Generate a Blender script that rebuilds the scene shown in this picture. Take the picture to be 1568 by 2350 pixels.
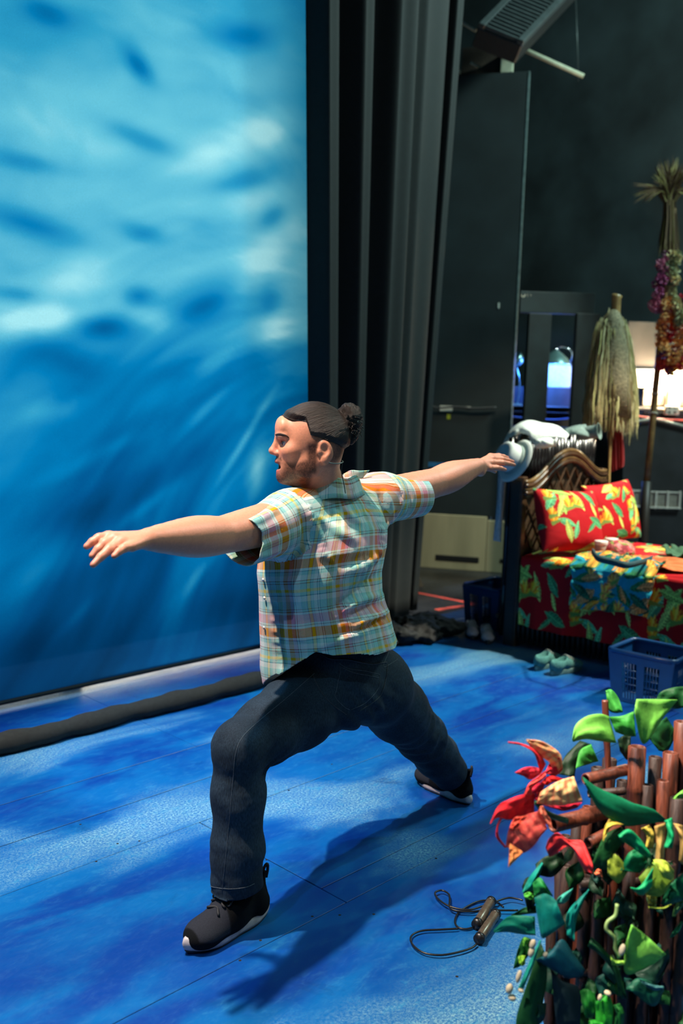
import bpy, math, random
import numpy as np
from mathutils import Vector, Matrix
S = bpy.context.scene
for o in list(bpy.data.objects): bpy.data.objects.remove(o)
COL = S.collection

# ---------------------------------------------------------------- camera
FPX, CH = 2150.0, 1.45
YAW, PITCH, ROLL = [math.radians(a) for a in (44.0, 6.75, 1.8)]
cf = np.array([math.cos(YAW)*math.cos(PITCH), math.sin(YAW)*math.cos(PITCH), -math.sin(PITCH)])
cr = np.array([math.sin(YAW), -math.cos(YAW), 0.0]); cu = np.cross(cr, cf)
cr, cu = cr*math.cos(ROLL)+cu*math.sin(ROLL), cu*math.cos(ROLL)-cr*math.sin(ROLL)
CP = np.array([0, 0, CH])
def ray(x, y): return cf + cr*(x-784)/FPX - cu*(y-1175)/FPX
def at(x, y, d): return CP + ray(x, y)*d
def fl(x, y, z=0.0): v = ray(x, y); return CP + v*((z-CH)/v[2])
def atY(x, y, Y): v = ray(x, y); return CP + v*(Y/v[1])
def atX(x, y, X): v = ray(x, y); return CP + v*(X/v[0])
def onplane(x, y, P, n): v = ray(x, y); n = np.asarray(n, float); return CP + v*(((np.asarray(P)-CP)@n)/(v@n))
def proj(P):
    w = np.asarray(P)-CP; d = w@cf
    return 784+FPX*(w@cr)/d, 1175-FPX*(w@cu)/d, d
cam = bpy.data.cameras.new('camera'); camo = bpy.data.objects.new('camera', cam); COL.objects.link(camo)
camo.matrix_world = Matrix(((cr[0], cu[0], -cf[0], 0), (cr[1], cu[1], -cf[1], 0), (cr[2], cu[2], -cf[2], CH), (0, 0, 0, 1)))
cam.sensor_fit = 'VERTICAL'; cam.sensor_height = 36; cam.sensor_width = 24
cam.lens = FPX/2350*36; cam.clip_end = 60; cam.clip_start = 0.05
cam.dof.use_dof = True; cam.dof.focus_distance = 2.72; cam.dof.aperture_fstop = 2.4
S.camera = camo

# ---------------------------------------------------------------- world, lights, exposure
W = bpy.data.worlds.new('dark_theatre'); S.world = W; W.use_nodes = True
W.node_tree.nodes['Background'].inputs[0].default_value = (0.35, 0.55, 0.6, 1)
W.node_tree.nodes['Background'].inputs[1].default_value = 0.012
def lamp(name, kind, loc, target, power, color, **kw):
    L = bpy.data.lights.new(name, kind); L.energy = power; L.color = color
    for k, v in kw.items(): setattr(L, k, v)
    o = bpy.data.objects.new(name, L); COL.objects.link(o); o.location = loc
    o.rotation_euler = (Vector(target)-Vector(loc)).to_track_quat('-Z', 'Y').to_euler()
    return o
lamp('key_top_spot', 'SPOT', (.05, 2.45, 5.3), (1.75, 1.9, 0.6), 2300, (1, .80, .64), spot_size=math.radians(42), spot_blend=.3, shadow_soft_size=.05)
lamp('side_blue_spot', 'SPOT', (-2.2, .65, 5.4), (1.9, 1.95, 0.3), 330, (.34, .70, 1), spot_size=math.radians(27), spot_blend=.5, shadow_soft_size=.05)
lamp('floor_blue_spot', 'SPOT', (3.0, 2.75, 6.4), (3.0, 2.75, 0), 640, (.09, .50, 1), spot_size=math.radians(25), spot_blend=.15, shadow_soft_size=.08)
lamp('floor_blue_spot_left', 'SPOT', (.7, 3.0, 6.4), (.9, 2.95, 0), 600, (.09, .50, 1), spot_size=math.radians(33), spot_blend=.4, shadow_soft_size=.08)
lamp('house_fill', 'AREA', (3.4, -3.0, 3.6), (2.1, 2.0, .9), 30, (.80, 1, .88), shape='RECTANGLE', size=2.2, size_y=1.4)
lamp('backdrop_backlight', 'AREA', (1.3, 5.3, 2.7), (1.3, 3.97, 2.6), 112, (.95, 1, .92), shape='RECTANGLE', size=5.0, size_y=4.6, spread=math.radians(70))
lamp('bed_spot', 'SPOT', (6.3, 1.1, 4.8), (5.35, 2.7, .6), 1900, (1, .88, .68), spot_size=math.radians(32), spot_blend=.6, shadow_soft_size=.1)
lamp('foliage_spot', 'SPOT', (.35, 1.35, 4.3), (2.02, .74, .6), 1700, (1, .85, .72), spot_size=math.radians(16), spot_blend=.5, shadow_soft_size=.05)
lamp('backstage_work_light', 'AREA', (7.4, .2, 6.2), (6.8, 4.8, 1.2), 330, (.66, 1, .94), shape='RECTANGLE', size=1.0, size_y=1.0)
lamp('wing_side_spot', 'SPOT', (8.3, 2.5, 6.0), (4.6, 4.0, 2.4), 420, (.70, 1, .95), spot_size=math.radians(44), spot_blend=.6, shadow_soft_size=.1)
lamp('crossover_light', 'SPOT', (5.0, 2.6, 5.6), (6.55, 4.8, .25), 520, (1, .95, .72), spot_size=math.radians(22), spot_blend=.6, shadow_soft_size=.1)
S.view_settings.view_transform = 'Standard'; S.view_settings.look = 'None'
S.view_settings.gamma = 1.0; S.view_settings.use_curve_mapping = False
S.view_settings.exposure = 0.0
S.cycles.use_denoising = True

# ---------------------------------------------------------------- helpers
def tag(o, label=None, cat=None, group=None, kind=None):
    if label: o['label'] = label
    if cat: o['category'] = cat
    if group: o['group'] = group
    if kind: o['kind'] = kind
    return o
def empty(name, loc=(0, 0, 0), parent=None):
    o = bpy.data.objects.new(name, None); COL.objects.link(o); o.location = loc; o.empty_display_size = .1
    if parent: o.parent = parent
    return o
def thing(name, label, cat, loc=(0, 0, 0), group=None): return tag(empty(name, loc), label, cat, group)
def mesh(name, V, F, mat=None, parent=None, smooth=True, col=None, uv=None, loc=None):
    me = bpy.data.meshes.new(name)
    V = np.asarray(V, float)
    if parent is not None: V = V - np.array(parent_loc(parent))
    if isinstance(F, np.ndarray) and F.shape[1] == 4:
        n = len(F); me.vertices.add(len(V)); me.vertices.foreach_set('co', V.ravel())
        me.loops.add(4*n); me.polygons.add(n)
        me.loops.foreach_set('vertex_index', F.astype(np.int32).ravel())
        me.polygons.foreach_set('loop_start', np.arange(0, 4*n, 4, dtype=np.int32))
        me.update(calc_edges=True); me.validate()
    else:
        me.from_pydata([tuple(v) for v in V], [], [tuple(int(i) for i in f) for f in F]); me.validate(); me.update()
    if smooth: me.polygons.foreach_set('use_smooth', np.ones(len(me.polygons), dtype=bool))
    if col is not None:
        a = me.attributes.new('Col', 'FLOAT_COLOR', 'POINT')
        c = np.ones((len(V), 4)); c[:, :3] = col; a.data.foreach_set('color', c.ravel())
    if uv is not None:
        a = me.attributes.new('plaid', 'FLOAT_VECTOR', 'POINT')
        c = np.zeros((len(V), 3)); c[:, :2] = uv; a.data.foreach_set('vector', c.ravel())
    if mat: me.materials.append(mat)
    o = bpy.data.objects.new(name, me); COL.objects.link(o)
    if parent: o.parent = parent
    if loc is not None: o.location = loc
    return o
def parent_loc(p):
    l = Vector(p.location)
    return l + Vector(parent_loc(p.parent)) if p.parent else l
def anchored(name, V, F, mat, label, cat, group=None, **kw):
    """one-mesh thing with its origin at its base"""
    V = np.asarray(V, float); b = np.array([(V[:, 0].min()+V[:, 0].max())/2, (V[:, 1].min()+V[:, 1].max())/2, V[:, 2].min()])
    o = mesh(name, V-b, F, mat, **kw); o.location = b
    return tag(o, label, cat, group)
class MB:
    def __init__(s): s.V = []; s.F = []; s.n = 0; s.C = []
    def add(s, V, F, c=None):
        V = np.asarray(V, float); s.V.append(V); s.F += [tuple(int(i)+s.n for i in f) for f in F]; s.n += len(V)
        s.C.append(np.tile(np.array(c if c is not None else (1, 1, 1), float), (len(V), 1)) if c is None or np.ndim(c) == 1 else np.asarray(c))
        return s
    def box(s, c, size, R=None, bev=0.0, c3=None):
        h = np.array(size)/2
        b = min(bev, h.min()*.9)
        if b <= 0:
            V = np.array([[x, y, z] for x in (-1, 1) for y in (-1, 1) for z in (-1, 1)])*h
            F = [(0, 1, 3, 2), (4, 6, 7, 5), (0, 4, 5, 1), (2, 3, 7, 6), (0, 2, 6, 4), (1, 5, 7, 3)]
        else:
            V = []; idx = {}
            for sx in (-1, 1):
                for sy in (-1, 1):
                    for sz in (-1, 1):
                        for ax in range(3):
                            p = np.array([sx, sy, sz])*(h-b); p[ax] = (sx, sy, sz)[ax]*h[ax]
                            idx[(sx, sy, sz, ax)] = len(V); V.append(p)
            F = []
            for ax in range(3):
                o1, o2 = [a for a in range(3) if a != ax]
                for sg in (-1, 1):
                    f = []
                    for a, bb in ((-1, -1), (1, -1), (1, 1), (-1, 1)):
                        k = [0, 0, 0]; k[ax] = sg; k[o1] = a; k[o2] = bb; f.append(idx[(*k, ax)])
                    F.append(f if (sg > 0) == (ax != 1) else f[::-1])
            for ax in range(3):
                o1, o2 = [a for a in range(3) if a != ax]
                for a in (-1, 1):
                    for bb in (-1, 1):
                        k1 = [0, 0, 0]; k2 = [0, 0, 0]; k1[o1] = k2[o1] = a; k1[o2] = k2[o2] = bb; k1[ax] = -1; k2[ax] = 1
                        F.append((idx[(*k1, o1)], idx[(*k2, o1)], idx[(*k2, o2)], idx[(*k1, o2)]))
            for sx in (-1, 1):
                for sy in (-1, 1):
                    for sz in (-1, 1): F.append(tuple(idx[(sx, sy, sz, a)] for a in range(3)))
            V = np.array(V)
        if R is not None: V = V @ np.asarray(R).T
        return s.add(V+np.asarray(c), F, c3)
    def tube(s, P, r, n=8, cap=True, closed=False, flat=None, c3=None):
        P = np.asarray(P, float); m = len(P)
        r = np.broadcast_to(np.asarray(r, float), (m,)) if np.ndim(r) < 2 else np.asarray(r)
        T = np.gradient(P, axis=0)
        if closed: T = np.roll(P, -1, 0)-np.roll(P, 1, 0)
        T /= np.linalg.norm(T, axis=1)[:, None]+1e-12
        u = np.cross(T[0], (0, 0, 1.) if abs(T[0][2]) < .9 else (1., 0, 0)); V = []
        for i in range(m):
            u = u-T[i]*(u@T[i]); u /= np.linalg.norm(u)+1e-12; w = np.cross(T[i], u)
            a = np.linspace(0, 2*np.pi, n, endpoint=False)
            V.append(P[i]+r[i]*(np.cos(a)[:, None]*u+np.sin(a)[:, None]*w))
        V = np.concatenate(V); F = []
        for i in range(m if closed else m-1):
            j = (i+1) % m
            for k in range(n): F.append((i*n+k, i*n+(k+1) % n, j*n+(k+1) % n, j*n+k))
        if cap and not closed: F.append(tuple(range(n-1, -1, -1))); F.append(tuple((m-1)*n+k for k in range(n)))
        return s.add(V, F, c3)
    def lathe(s, prof, c, axis=(0, 0, 1), n=24, c3=None):
        ax = np.array(axis, float); ax /= np.linalg.norm(ax)
        u = np.cross(ax, (0, 0, 1.) if abs(ax[2]) < .9 else (1., 0, 0)); u /= np.linalg.norm(u); w = np.cross(ax, u)
        a = np.linspace(0, 2*np.pi, n, endpoint=False); V = []; F = []
        for r, h in prof: V.append(np.asarray(c)+ax*h+r*(np.cos(a)[:, None]*u+np.sin(a)[:, None]*w))
        for i in range(len(prof)-1):
            for k in range(n): F.append((i*n+k, i*n+(k+1) % n, (i+1)*n+(k+1) % n, (i+1)*n+k))
        return s.add(np.concatenate(V), F, c3)
    def grid(s, G, c3=None):
        a, b = G.shape[:2]; i = np.arange(a*b).reshape(a, b)
        F = np.stack([i[:-1, :-1], i[1:, :-1], i[1:, 1:], i[:-1, 1:]], -1).reshape(-1, 4)
        return s.add(G.reshape(-1, 3), F, None if c3 is None else c3.reshape(-1, 3) if np.ndim(c3) > 1 else c3)
    def build(s, name, mat, parent=None, smooth=False, useC=False): return mesh(name, np.concatenate(s.V), s.F, mat, parent, smooth, col=np.concatenate(s.C) if useC else None)
    def thing(s, name, mat, label, cat, group=None, smooth=False, useC=False):
        return anchored(name, np.concatenate(s.V), s.F, mat, label, cat, group, smooth=smooth, col=np.concatenate(s.C) if useC else None)
def spline(P, n):
    P = np.asarray(P, float); m = len(P)
    Q = np.vstack([2*P[0]-P[1], P, 2*P[-1]-P[-2]]); out = []
    for t in np.linspace(0, m-1, n):
        i = min(int(t), m-2); f = t-i; a, b, c, d = Q[i:i+4]
        out.append(.5*(2*b+(c-a)*f+(2*a-5*b+4*c-d)*f*f+(3*b-a-3*c+d)*f**3))
    return np.array(out)
def solidify(o, t, off=-1):
    m = o.modifiers.new('thickness', 'SOLIDIFY'); m.thickness = t; m.offset = off; return o
def copy_tree(o, parent=None):
    c = o.copy(); COL.objects.link(c); c.parent = parent
    for k in list(o.children): copy_tree(k, c)
    return c
# value noise in numpy (for painted prints, folds and leaf edges)
_rng = np.random.default_rng(7); _T = _rng.random((64, 64, 64)).astype(np.float32)
def vnoise(P):
    P = np.asarray(P, float); i = np.floor(P).astype(int); f = P-i; f = f*f*(3-2*f); i &= 63; j = (i+1) & 63
    x0, y0, z0 = i.T; x1, y1, z1 = j.T; fx, fy, fz = f.T
    a = (_T[x0, y0, z0]*(1-fx)+_T[x1, y0, z0]*fx)*(1-fy)+(_T[x0, y1, z0]*(1-fx)+_T[x1, y1, z0]*fx)*fy
    b = (_T[x0, y0, z1]*(1-fx)+_T[x1, y0, z1]*fx)*(1-fy)+(_T[x0, y1, z1]*(1-fx)+_T[x1, y1, z1]*fx)*fy
    return a*(1-fz)+b*fz
def fbm(P, o=4):
    s = 0; a = .5; P = np.asarray(P, float)
    for k in range(o): s = s+a*vnoise(P*2**k+17*k); a *= .5
    return s/(1-.5**o)
# ---- materials
def lin(r, g, b): return tuple((v/255/12.92 if v/255 <= .04045 else ((v/255+.055)/1.055)**2.4) for v in (r, g, b))
def nt(name):
    m = bpy.data.materials.new(name); m.use_nodes = True; t = m.node_tree; b = t.nodes['Principled BSDF']; return m, t, b
def N(t, kind, **kw):
    n = t.nodes.new(kind)
    for k, v in kw.items(): setattr(n, k, v)
    return n
_mc = {}
def M(name, rgb, rough=.6, scale=40, amt=.15, bump=0., metal=0., spec=.5, stretch=None, emit=None, sheen=0., trans=0.):
    if name in _mc: return _mc[name]
    m, t, b = nt(name)
    tc = N(t, 'ShaderNodeTexCoord'); mp = N(t, 'ShaderNodeMapping'); t.links.new(tc.outputs['Object'], mp.inputs[0])
    if stretch: mp.inputs['Scale'].default_value = stretch
    n = N(t, 'ShaderNodeTexNoise'); n.inputs['Scale'].default_value = scale; n.inputs['Detail'].default_value = 4; t.links.new(mp.outputs[0], n.inputs[0])
    r = N(t, 'ShaderNodeValToRGB'); r.color_ramp.elements[0].position = .3; r.color_ramp.elements[1].position = .7
    r.color_ramp.elements[0].color = (*[max(0, c*(1-amt)) for c in rgb], 1); r.color_ramp.elements[1].color = (*[min(1, c*(1+amt)) for c in rgb], 1)
    t.links.new(n.outputs['Fac'], r.inputs[0]); t.links.new(r.outputs[0], b.inputs['Base Color'])
    b.inputs['Roughness'].default_value = rough; b.inputs['Metallic'].default_value = metal; b.inputs['Specular IOR Level'].default_value = spec
    if sheen: b.inputs['Sheen Weight'].default_value = sheen
    if bump:
        bp = N(t, 'ShaderNodeBump'); bp.inputs['Strength'].default_value = bump; bp.inputs['Distance'].default_value = .01
        t.links.new(n.outputs['Fac'], bp.inputs['Height']); t.links.new(bp.outputs[0], b.inputs['Normal'])
    if emit: b.inputs['Emission Color'].default_value = (*emit[0], 1); b.inputs['Emission Strength'].default_value = emit[1]
    if trans:
        tr = N(t, 'ShaderNodeBsdfTranslucent'); t.links.new(r.outputs[0], tr.inputs['Color']); mx = N(t, 'ShaderNodeMixShader'); mx.inputs[0].default_value = trans
        t.links.new(b.outputs[0], mx.inputs[1]); t.links.new(tr.outputs[0], mx.inputs[2]); t.links.new(mx.outputs[0], t.nodes['Material Output'].inputs[0])
    _mc[name] = m; return m
def MA(name, rough=.7, scale=60, amt=.2, bump=0., spec=.4, sss=0., trans=0.):
    """colour from the painted 'Col' attribute times a fine procedural variation"""
    if name in _mc: return _mc[name]
    m, t, b = nt(name)
    at_ = N(t, 'ShaderNodeAttribute', attribute_name='Col'); tc = N(t, 'ShaderNodeTexCoord')
    n = N(t, 'ShaderNodeTexNoise'); n.inputs['Scale'].default_value = scale; n.inputs['Detail'].default_value = 5; t.links.new(tc.outputs['Object'], n.inputs[0])
    mr = N(t, 'ShaderNodeMapRange'); mr.inputs[1].default_value = .25; mr.inputs[2].default_value = .75; mr.inputs[3].default_value = 1-amt; mr.inputs[4].default_value = 1+amt
    t.links.new(n.outputs['Fac'], mr.inputs[0])
    mx = N(t, 'ShaderNodeVectorMath', operation='SCALE'); t.links.new(at_.outputs['Color'], mx.inputs[0]); t.links.new(mr.outputs[0], mx.inputs['Scale'])
    t.links.new(mx.outputs[0], b.inputs['Base Color']); b.inputs['Roughness'].default_value = rough; b.inputs['Specular IOR Level'].default_value = spec
    if sss: b.inputs['Subsurface Weight'].default_value = sss; b.inputs['Subsurface Radius'].default_value = (.02, .008, .004); b.inputs['Subsurface Scale'].default_value = .5
    if bump:
        bp = N(t, 'ShaderNodeBump'); bp.inputs['Strength'].default_value = bump; bp.inputs['Distance'].default_value = .005
        t.links.new(n.outputs['Fac'], bp.inputs['Height']); t.links.new(bp.outputs[0], b.inputs['Normal'])
    if trans:
        tr = N(t, 'ShaderNodeBsdfTranslucent'); t.links.new(mx.outputs[0], tr.inputs['Color']); ms = N(t, 'ShaderNodeMixShader'); ms.inputs[0].default_value = trans
        t.links.new(b.outputs[0], ms.inputs[1]); t.links.new(tr.outputs[0], ms.inputs[2]); t.links.new(ms.outputs[0], t.nodes['Material Output'].inputs[0])
    _mc[name] = m; return m
def rotz(a): c, s = math.cos(a), math.sin(a); return np.array([[c, -s, 0], [s, c, 0], [0, 0, 1]])
def smooth01(x): x = np.clip(x, 0, 1); return x*x*(3-2*x)
# ================================================================ STRUCTURE
def floor_mat(name, deep, mid, pale, speck):
    m, t, b = nt(name); g = N(t, 'ShaderNodeNewGeometry'); L = t.links.new
    def noise(scale, stretch, detail=5, dist=0., rough=.5, off=(0, 0, 0)):
        mp = N(t, 'ShaderNodeMapping'); mp.inputs['Scale'].default_value = stretch; mp.inputs['Location'].default_value = off; L(g.outputs['Position'], mp.inputs[0])
        n = N(t, 'ShaderNodeTexNoise'); n.inputs['Scale'].default_value = scale; n.inputs['Detail'].default_value = detail; n.inputs['Distortion'].default_value = dist; n.inputs['Roughness'].default_value = rough
        L(mp.outputs[0], n.inputs[0]); return n.outputs['Fac']
    def rng(x, a, bb, c=0., d=1.):
        r = N(t, 'ShaderNodeMapRange', interpolation_type='SMOOTHSTEP'); r.inputs[1].default_value = a; r.inputs[2].default_value = bb; r.inputs[3].default_value = c; r.inputs[4].default_value = d; L(x, r.inputs[0]); return r.outputs[0]
    def mix(f, a, bb):
        x = N(t, 'ShaderNodeMix', data_type='RGBA'); L(f, x.inputs[0])
        for s, v in ((6, a), (7, bb)):
            if isinstance(v, tuple): x.inputs[s].default_value = (*v, 1)
            else: L(v, x.inputs[s])
        return x.outputs[2]
    def mul(a, bb):
        x = N(t, 'ShaderNodeMath', operation='MULTIPLY'); L(a, x.inputs[0]); L(bb, x.inputs[1]); return x.outputs[0]
    rotv = (0.75, 1.5, 1)
    big = noise(1.15, rotv, 4, .6, off=(1.4, .2, 0)); med = noise(3.2, (.8, 1.6, 1), 5, .5); fine = noise(120, (1, 1, 1), 9, 0, .9); grit = noise(22, (.7, 1.3, 1), 10, .3, .85)
    c = mix(rng(med, .38, .66), deep, mid)
    c = mix(rng(big, .42, .62), c, mid)
    c = mix(mul(rng(fine, .44, .60), rng(big, .50, .68)), c, pale)
    c = mix(mul(rng(grit, .50, .66), rng(big, .40, .7, .1, .8)), c, speck)
    dirt = noise(2.1, (1, 1, 1), 6, 1.2, .7, (3, 1, 0))
    c = mix(rng(dirt, .62, .74, 0, .5), c, tuple(v*.45 for v in deep))
    L(c, b.inputs['Base Color'])
    L(rng(grit, .3, .7, .30, .48), b.inputs['Roughness'])
    bp = N(t, 'ShaderNodeBump'); bp.inputs['Strength'].default_value = .12; bp.inputs['Distance'].default_value = .004; L(grit, bp.inputs['Height']); L(bp.outputs[0], b.inputs['Normal'])
    b.inputs['Specular IOR Level'].default_value = .45
    return m
m_floor = floor_mat('blue_painted_deck', (.0005, .034, .22), (.001, .10, .31), (.26, .48, .50), (.02, .22, .40))
m_grey = floor_mat('grey_painted_deck', (.012, .014, .02), (.025, .028, .035), (.05, .055, .06), (.035, .038, .045))
m_black = M('matte_black_paint', (.008, .010, .011), .8, 6, .4, .1)
m_under = M('dark_subfloor', (.004, .005, .008), .9)
flo = tag(empty('floor'), kind='structure')
mesh('subfloor', [(-4, -3, -.022), (13, -3, -.022), (13, 11, -.022), (-4, 11, -.022)], [(0, 1, 2, 3)], m_under, flo, smooth=False)
def panel(x0, x1, y0, y1, gx=.0012, gy=.0012, mat=None):
    b = MB().box(((x0+x1)/2, (y0+y1)/2, -.010), (x1-x0-2*gx, y1-y0-2*gy, .02), bev=.0012); return b.build('floor_panel', mat or m_floor, flo)
rows = [(-2.6, -1.4, .4), (-1.4, -.2, 1.4), (-.2, .55, .2), (.55, 1.755, .75), (1.755, 2.457, 1.89), (2.457, 2.74, .9), (2.74, 3.03, 2.9), (3.03, 3.93, 4.75)]
for y0, y1, xo in rows:
    xs = sorted({-4.0, 6.6} | {xo+2.44*k for k in range(-4, 6) if -3.6 < xo+2.44*k < 6.2})
    for a, b in zip(xs[:-1], xs[1:]):
        if abs(y0-1.755) < 1e-6 and a > 1.8 and a < 4:
            panel(a, b, y0, 1.86); panel(a, b, 1.86, y1, .002, .0022)
        else: panel(a, b, y0, y1, .002 if y0 == 1.755 else .0009, .0035 if abs(y0-2.74) < .01 else .0011)
for a, b in ((-4, .5), (.5, 3.9)): panel(a, b, 3.93, 4.5); panel(a, b, 4.5, 5.15, mat=m_grey)
for a, b in ((3.9, 5.38), (5.38, 7.82), (7.82, 10.3), (10.3, 13)): panel(a, b, 3.93, 5.15, mat=m_grey)
for a, b in ((-4, .5), (.5, 2.94), (2.94, 5.38), (5.38, 7.82), (7.82, 10.3), (10.3, 13)):
    for y0, y1 in ( (5.15, 6.37), (6.37, 7.6), (7.6, 11)): panel(a, b, y0, y1, mat=m_grey)
for a, b in ((6.6, 9.0), (9.0, 13)):
    for y0, y1 in ((-2.6, -.2), (-.2, 1.2), (1.2, 2.45), (2.45, 3.93)): panel(a, b, y0, y1, mat=m_grey)
m_hole = M('screw_hole_black', (.003, .003, .004), .9)
hb = MB().lathe([(.0001, .0006), (.0034, .0006), (.0042, .0002)], (0, 0, 0), n=10).build('screw_hole', m_hole, flo)
for i, (x, y) in enumerate([(612, 1973), (1049, 2241), (551, 2204), (221, 1977), (663, 1814), (762, 1754), (1001, 1970), (717, 2103), (598, 2158), (270, 1936), (320, 1930), (780, 2100), (858, 2098), (185, 1892)]):
    h = hb if i == 0 else hb.copy()
    if i: COL.objects.link(h)
    h.location = fl(x, y)
# ---- room shell, a large dark stage house
m_wall = M('dark_plaster_wall', (.028, .044, .048), .85, 1.6, .55, .25)
def wall(name, P, F=None, mat=m_wall): return tag(mesh(name, P, [(0, 1, 2, 3)], mat, smooth=False), kind='structure')
XB = 8.95
wall('wall_back', [(XB, -3, -.02), (XB, 11, -.02), (XB, 11, 8), (XB, -3, 8)])
wall('wall_left', [(-4, 11, -.02), (13, 11, -.02), (13, 11, 8), (-4, 11, 8)])
wall('ceiling', [(-4, -3, 8), (13, -3, 8), (13, 11, 8), (-4, 11, 8)], mat=m_black)

# ---- painted backdrop
YB = 3.97; ZB0 = .040
nx, nz = 300, 300
X = np.linspace(-1.2, 4.05, nx); Z = np.concatenate([np.linspace(ZB0, 4.2, 250), np.linspace(4.25, 6.9, 50)])
GX, GZ = np.meshgrid(X, Z, indexing='ij')
def bd(x, y): p = onplane(x, y, (0, YB, 0), (0, 1, 0)); return p[0], p[2]
# cloud field: streaks that curl up towards the right
ang = .12+.75*smooth01((GX-1.6)/2.2)*smooth01((2.6-GZ)/2.0)
cx, cz = GX-2.6, GZ-1.2
ua = GX*np.cos(ang)+GZ*np.sin(ang); va = -GX*np.sin(ang)+GZ*np.cos(ang)
wq = np.stack([ua*1.0, va*1.0, 0*ua], -1).reshape(-1, 3)
warp = (fbm(wq*1.1+5, 3)-.5)*.9
q = np.stack([ua.ravel()*1.15+warp, va.ravel()*2.5+warp*1.2, np.full(ua.size, 3.3)], -1)
f1 = fbm(q, 5); f2 = fbm(q*np.array([2.1, 2.2, 1])+9, 4)
cl = ((f1-.5)*1.5+(f2-.5)*.55).reshape(GX.shape)
zz = [0, .35, .8, 1.2, 1.55, 1.75, 2.1, 2.6, 3.2, 4.0, 6.9]; vv = [.13, .17, .24, .32, .40, .58, .72, .70, .60, .48, .42]  # tone by height: scenic paint, with dimmer light at the bottom put into the colour
tone = np.interp(GZ, zz, vv)+cl*.42
def blob(x, y, rx, ry, a, amp):
    global tone
    X0, Z0 = bd(x, y); X1, _ = bd(x+rx, y); _, Z1 = bd(x, y-ry); sx, sz = X1-X0, Z1-Z0
    dx, dz = GX-X0, GZ-Z0; c, s = math.cos(math.radians(a)), math.sin(math.radians(a))
    e = ((dx*c+dz*s)/sx)**2+((-dx*s+dz*c)/sz)**2
    tone = tone+amp*np.exp(-e)*(.7+.9*(cl+.35))
for bl in [(105, 30, 55, 32, 0, -.30), (320, 150, 38, 28, -30, -.33), (555, 85, 85, 35, 15, -.25), (50, 370, 90, 22, 0, -.22), (70, 515, 110, 32, -8, -.32), (330, 320, 90, 26, -5, -.22),
           (555, 415, 80, 26, 20, -.25), (330, 535, 50, 22, 0, -.25), (625, 500, 40, 25, 30, -.25), (320, 680, 40, 28, 0, -.30), (470, 700, 70, 32, 25, -.38), (620, 695, 30, 38, 50, -.25),
           (235, 750, 75, 30, 5, -.40), (40, 675, 50, 18, 0, -.2), (100, 800, 90, 50, 5, -.25), (180, 840, 60, 40, 0, -.15),
           (480, 360, 90, 40, 20, .30), (620, 300, 70, 40, 20, .28), (90, 740, 110, 40, 12, .32), (200, 640, 110, 40, 10, .18), (600, 600, 70, 55, 40, .30), (350, 730, 50, 30, 0, .25),
           (630, 760, 45, 50, 55, .30), (480, 840, 80, 22, 35, .25), (560, 1010, 90, 9, 52, .36), (470, 945, 60, 12, 38, .25), (590, 1085, 20, 60, -10, .32), (350, 910, 60, 20, 35, .15), (120, 940, 70, 25, 10, .16),
           (270, 1020, 80, 16, 20, .12), (150, 1080, 80, 20, 20, .12), (330, 1165, 70, 14, 30, .22), (470, 1300, 90, 12, 40, .12), (110, 1300, 120, 40, 25, .14), (430, 1360, 60, 10, 50, .08), (180, 1410, 60, 12, 40, .10),
           (380, 1080, 120, 40, 20, -.10), (200, 1180, 90, 45, 10, -.14), (330, 1270, 90, 30, 20, -.10), (60, 1480, 120, 60, 0, -.12), (520, 1390, 80, 50, 0, -.12), (560, 1250, 40, 60, 0, -.06)]: blob(*bl)
tone = np.clip(tone, 0, 1)
stops = np.array([0, .18, .4, .6, .8, 1.0]); cols = np.array([lin(0, 54, 98), lin(0, 80, 138), lin(0, 116, 176), lin(44, 146, 190), lin(98, 180, 208), lin(158, 214, 228)])
bc = np.stack([np.interp(tone, stops, cols[:, k]) for k in range(3)], -1)
teal = smooth01((GZ-2.3)/2.2)[..., None]*smooth01((3.6-GX)/2.2)[..., None]
bc = bc*(1-teal)+bc*np.array([.75, .86, .78])*teal
hem = (GZ < ZB0+.16)[..., None]; bc = np.where(hem, bc*1.12+.004, bc)
bc = np.clip(bc*1.15, 0, .95)
fold = .012*np.sin(GX*7+np.sin(GZ*.7)*1.2)*smooth01((GZ)/3)+.006*np.sin(GX*19+GZ)*smooth01((GZ-2)/3)
G = np.stack([GX, YB+fold, GZ], -1)
m_bd = MA('painted_scenic_muslin', .85, 260, .10, .0, .1, trans=.6)
o = tag(MB().grid(G[:, ::-1], bc[:, ::-1]).build('painted_backdrop', m_bd, smooth=True, useC=True), 'tall blue painted water backdrop hanging behind the lunging man', 'backdrop')
pz = MB().tube([(-1.2, YB+.012, ZB0-.005), (4.05, YB+.012, ZB0-.005)], .016, 8)
pz.build('hem_pipe', m_black, o)
# strip light fixture on the floor behind the backdrop
XL0, XL1 = 2.40, 3.85
sl = thing('strip_light', 'low strip light fixture glowing under the backdrop hem', 'stage light', (3.1, 4.13, 0))
MB().box((3.1, 4.13, .022), (1.6, .06, .044), bev=.006).build('housing', m_black, sl)
MB().tube([(XL0, 4.085, .030), (XL1, 4.085, .030)], .009, 10).build('lamp_tube', M('warm_white_lamp_tube', (1, .95, .8), .4, emit=((1, .95, .80), 9)), sl)
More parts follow.
